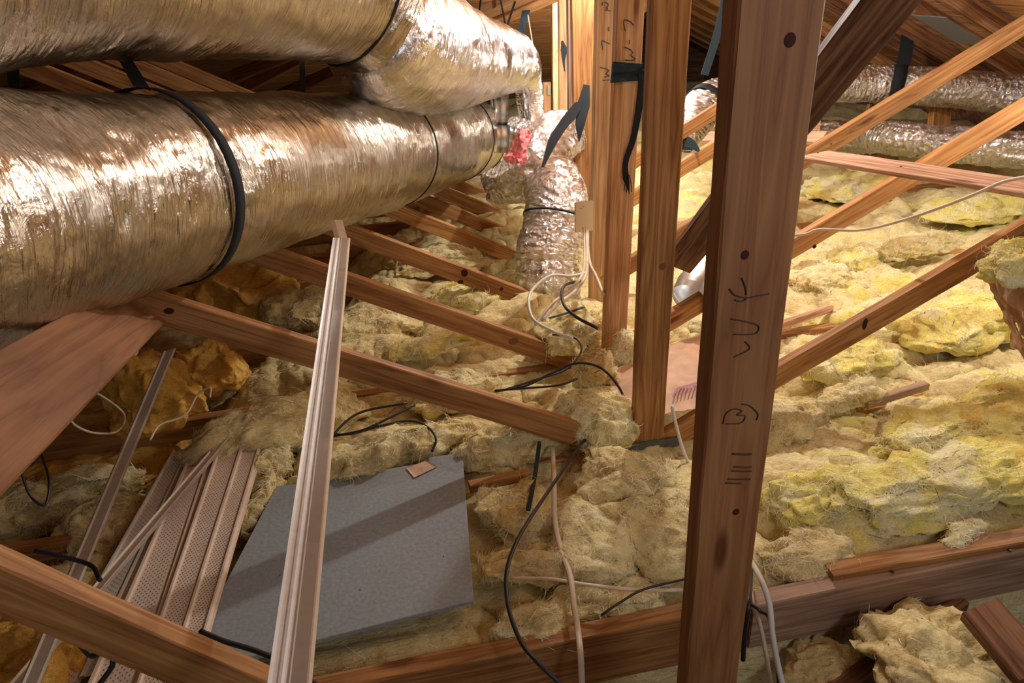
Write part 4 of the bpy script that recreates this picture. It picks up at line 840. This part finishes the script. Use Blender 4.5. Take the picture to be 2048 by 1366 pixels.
tp = sheet('torn_paper', [Zp(812, 936, zb+.003), Zp(852, 921, zb+.003), Zp(874, 934, zb+.003), Zp(828, 956, zb+.003)], TORN, e, n=8, amp=.002, thick=.001); tp['label'] = 'pale brown torn paper patch'
for (x, y) in ((905, 1014), (887, 1113), (720, 1180), (800, 1060), (560, 1150)):
    bm = bmesh.new(); bmesh.ops.create_icosphere(bm, subdivisions=1, radius=.002); me = bpy.data.meshes.new('speck'); bm.to_mesh(me); bm.free()
    link('speck', me, NAIL, e, Matrix.Translation(Vector(Zp(x, y, zb+.001))))

# ------------------------------------------------------------------ soffit panels and trims
def profile_strip(name, p0, p1, across, up, prof, mat, parent, thick=0.0015, w0=1.0, w1=1.0, n=6):
    """prof: list of (across, up) metres; extruded from p0 to p1"""
    p0, p1 = np.array(p0), np.array(p1); ac, up_ = np.array(across, float), np.array(up, float); V, Fc = [], []
    m = len(prof)
    for i in range(n+1):
        t = i/n; c = p0*(1-t)+p1*t; w = w0*(1-t)+w1*t
        for (a, b_) in prof: V.append(c+ac*a*w+up_*b_)
        for (a, b_) in prof: V.append(c+ac*a*w+up_*(b_-thick))
    for i in range(n):
        q = i*2*m
        for j in range(m-1):
            Fc.append((q+j, q+j+1, q+2*m+j+1, q+2*m+j)); Fc.append((q+m+j, q+2*m+m+j, q+2*m+m+j+1, q+m+j+1))
        Fc.append((q, q+2*m, q+3*m, q+m)); Fc.append((q+m-1, q+2*m-1, q+4*m-1, q+3*m-1))
    for q in (0, n*2*m):
        for j in range(m-1): Fc.append((q+j, q+m+j, q+m+j+1, q+j+1))
    return link(name, mesh(name, V, Fc, False), mat, parent)
def soffit(p0l, p0r, p1l, p1r, zt, zbm, mat, label, holes=True):
    a, b_ = Zp(*p0l, zt), Zp(*p0r, zt); c, d = Zp(*p1l, zbm), Zp(*p1r, zbm)
    e = tag(empty('soffit_panel', (a+b_)/2), label, 'soffit panel')
    w0, w1 = np.linalg.norm(b_-a), np.linalg.norm(d-c); ac = nrm(b_-a)
    prof = [(0, -.004), (.02, -.004), (.03, .008), (.07, .008), (.08, 0), (.46, 0), (.475, -.008), (.50, -.008), (.515, .008), (.56, .008), (.57, 0), (.90, 0), (.905, .008), (.94, .008), (.95, -.006), (1, -.006)]
    profile_strip('pan', a, c, ac, (0, 0, 1), prof, mat, e, w0=w0, w1=w1)
    if holes:
        V, Fc = [], []; dirv = c-a; L = np.linalg.norm(dirv); nl = int(L/0.014)
        for (u0, u1) in ((.10, .44), (.59, .88)):
            for k in range(nl):
                for q in range(9):
                    t = (k+.5*(q % 2))/nl; u = u0+(u1-u0)*(q+.5)/9; w = w0*(1-t)+w1*t
                    pc = a+dirv*t+ac*u*w+np.array([0, 0, .0009]); r = .0013; b0 = len(V)
                    for s1, s2 in ((-r, -r), (r, -r), (r, r), (-r, r)): V.append(pc+ac*s1+nrm(dirv)*s2)
                    Fc.append((b0, b0+1, b0+2, b0+3))
        o = link('perforations', mesh('perforations', V, Fc, False), HOLE, e); o['kind'] = 'stuff'
    return e
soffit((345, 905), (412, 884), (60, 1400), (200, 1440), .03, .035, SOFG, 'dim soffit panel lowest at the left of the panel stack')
soffit((398, 868), (468, 866), (150, 1420), (330, 1460), .045, .05, SOFF, 'middle perforated almond soffit panel of the stack')
soffit((446, 866), (533, 872), (262, 1400), (372, 1420), .06, .06, SOFF, 'rightmost perforated almond soffit panel, beside the grey board')
def trim(p0, p1, w, across, up, label, mat, name='vinyl_trim', bend=None, kinds='j'):
    e = tag(empty(name, p0), label, 'trim strip')
    prof = {'j': [(-.5, .006), (-.46, .014), (-.40, .006), (-.28, .002), (-.22, .008), (-.14, .008), (-.10, .001), (-.06, -.006), (0, -.006), (.04, .004), (.5, .004), (.5, -.01)],
            'l': [(-.5, -.012), (-.5, .0), (-.35, .0), (-.3, .006), (-.2, .0), (.5, .0), (.5, -.012)]}[kinds]
    pts = [p0]+(bend or [])+[p1]
    for q in range(len(pts)-1):
        profile_strip('channel', pts[q], pts[q+1], nrm(across)*w, nrm(up), prof, mat, e, thick=.002)
    return e
# long white J trim near the camera
p0, p1 = Dp(572, 1400, .86), Dp(682, 476, 2.25)
tr_ = trim(p0, p1, .048, CR, -FW, 'long white grooved vinyl trim leaning up through the centre left', TRIM)
ld = nrm(p1-p0)
profile_strip('return_leg', p0+CR*.004-FW*.004, p1+CR*.004-FW*.004, CR*.5, -FW, [(0, 0), (.045, 0), (.047, -.014)], SOFF, tr_, thick=.001)
profile_strip('bent_end', p1, Dp(672, 440, 2.3), CR*.040, -FW, [(-.5, .0), (-.1, .004), (.5, 0)], SOFF, tr_, thick=.0015)
p0, p1 = Dp(337, 700, 2.35), Dp(148, 1150, 1.62)
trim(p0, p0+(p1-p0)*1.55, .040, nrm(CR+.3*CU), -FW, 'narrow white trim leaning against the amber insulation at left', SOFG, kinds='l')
p0, p1 = Zp(452, 872, .075), Zp(205, 1162, .11)
trim(p0, p0+(p1-p0)*1.9, .055, nrm(CR+.6*CU), (0, 0, 1), 'almond trim strip lying aslant on the soffit panels', SOFF, kinds='l')
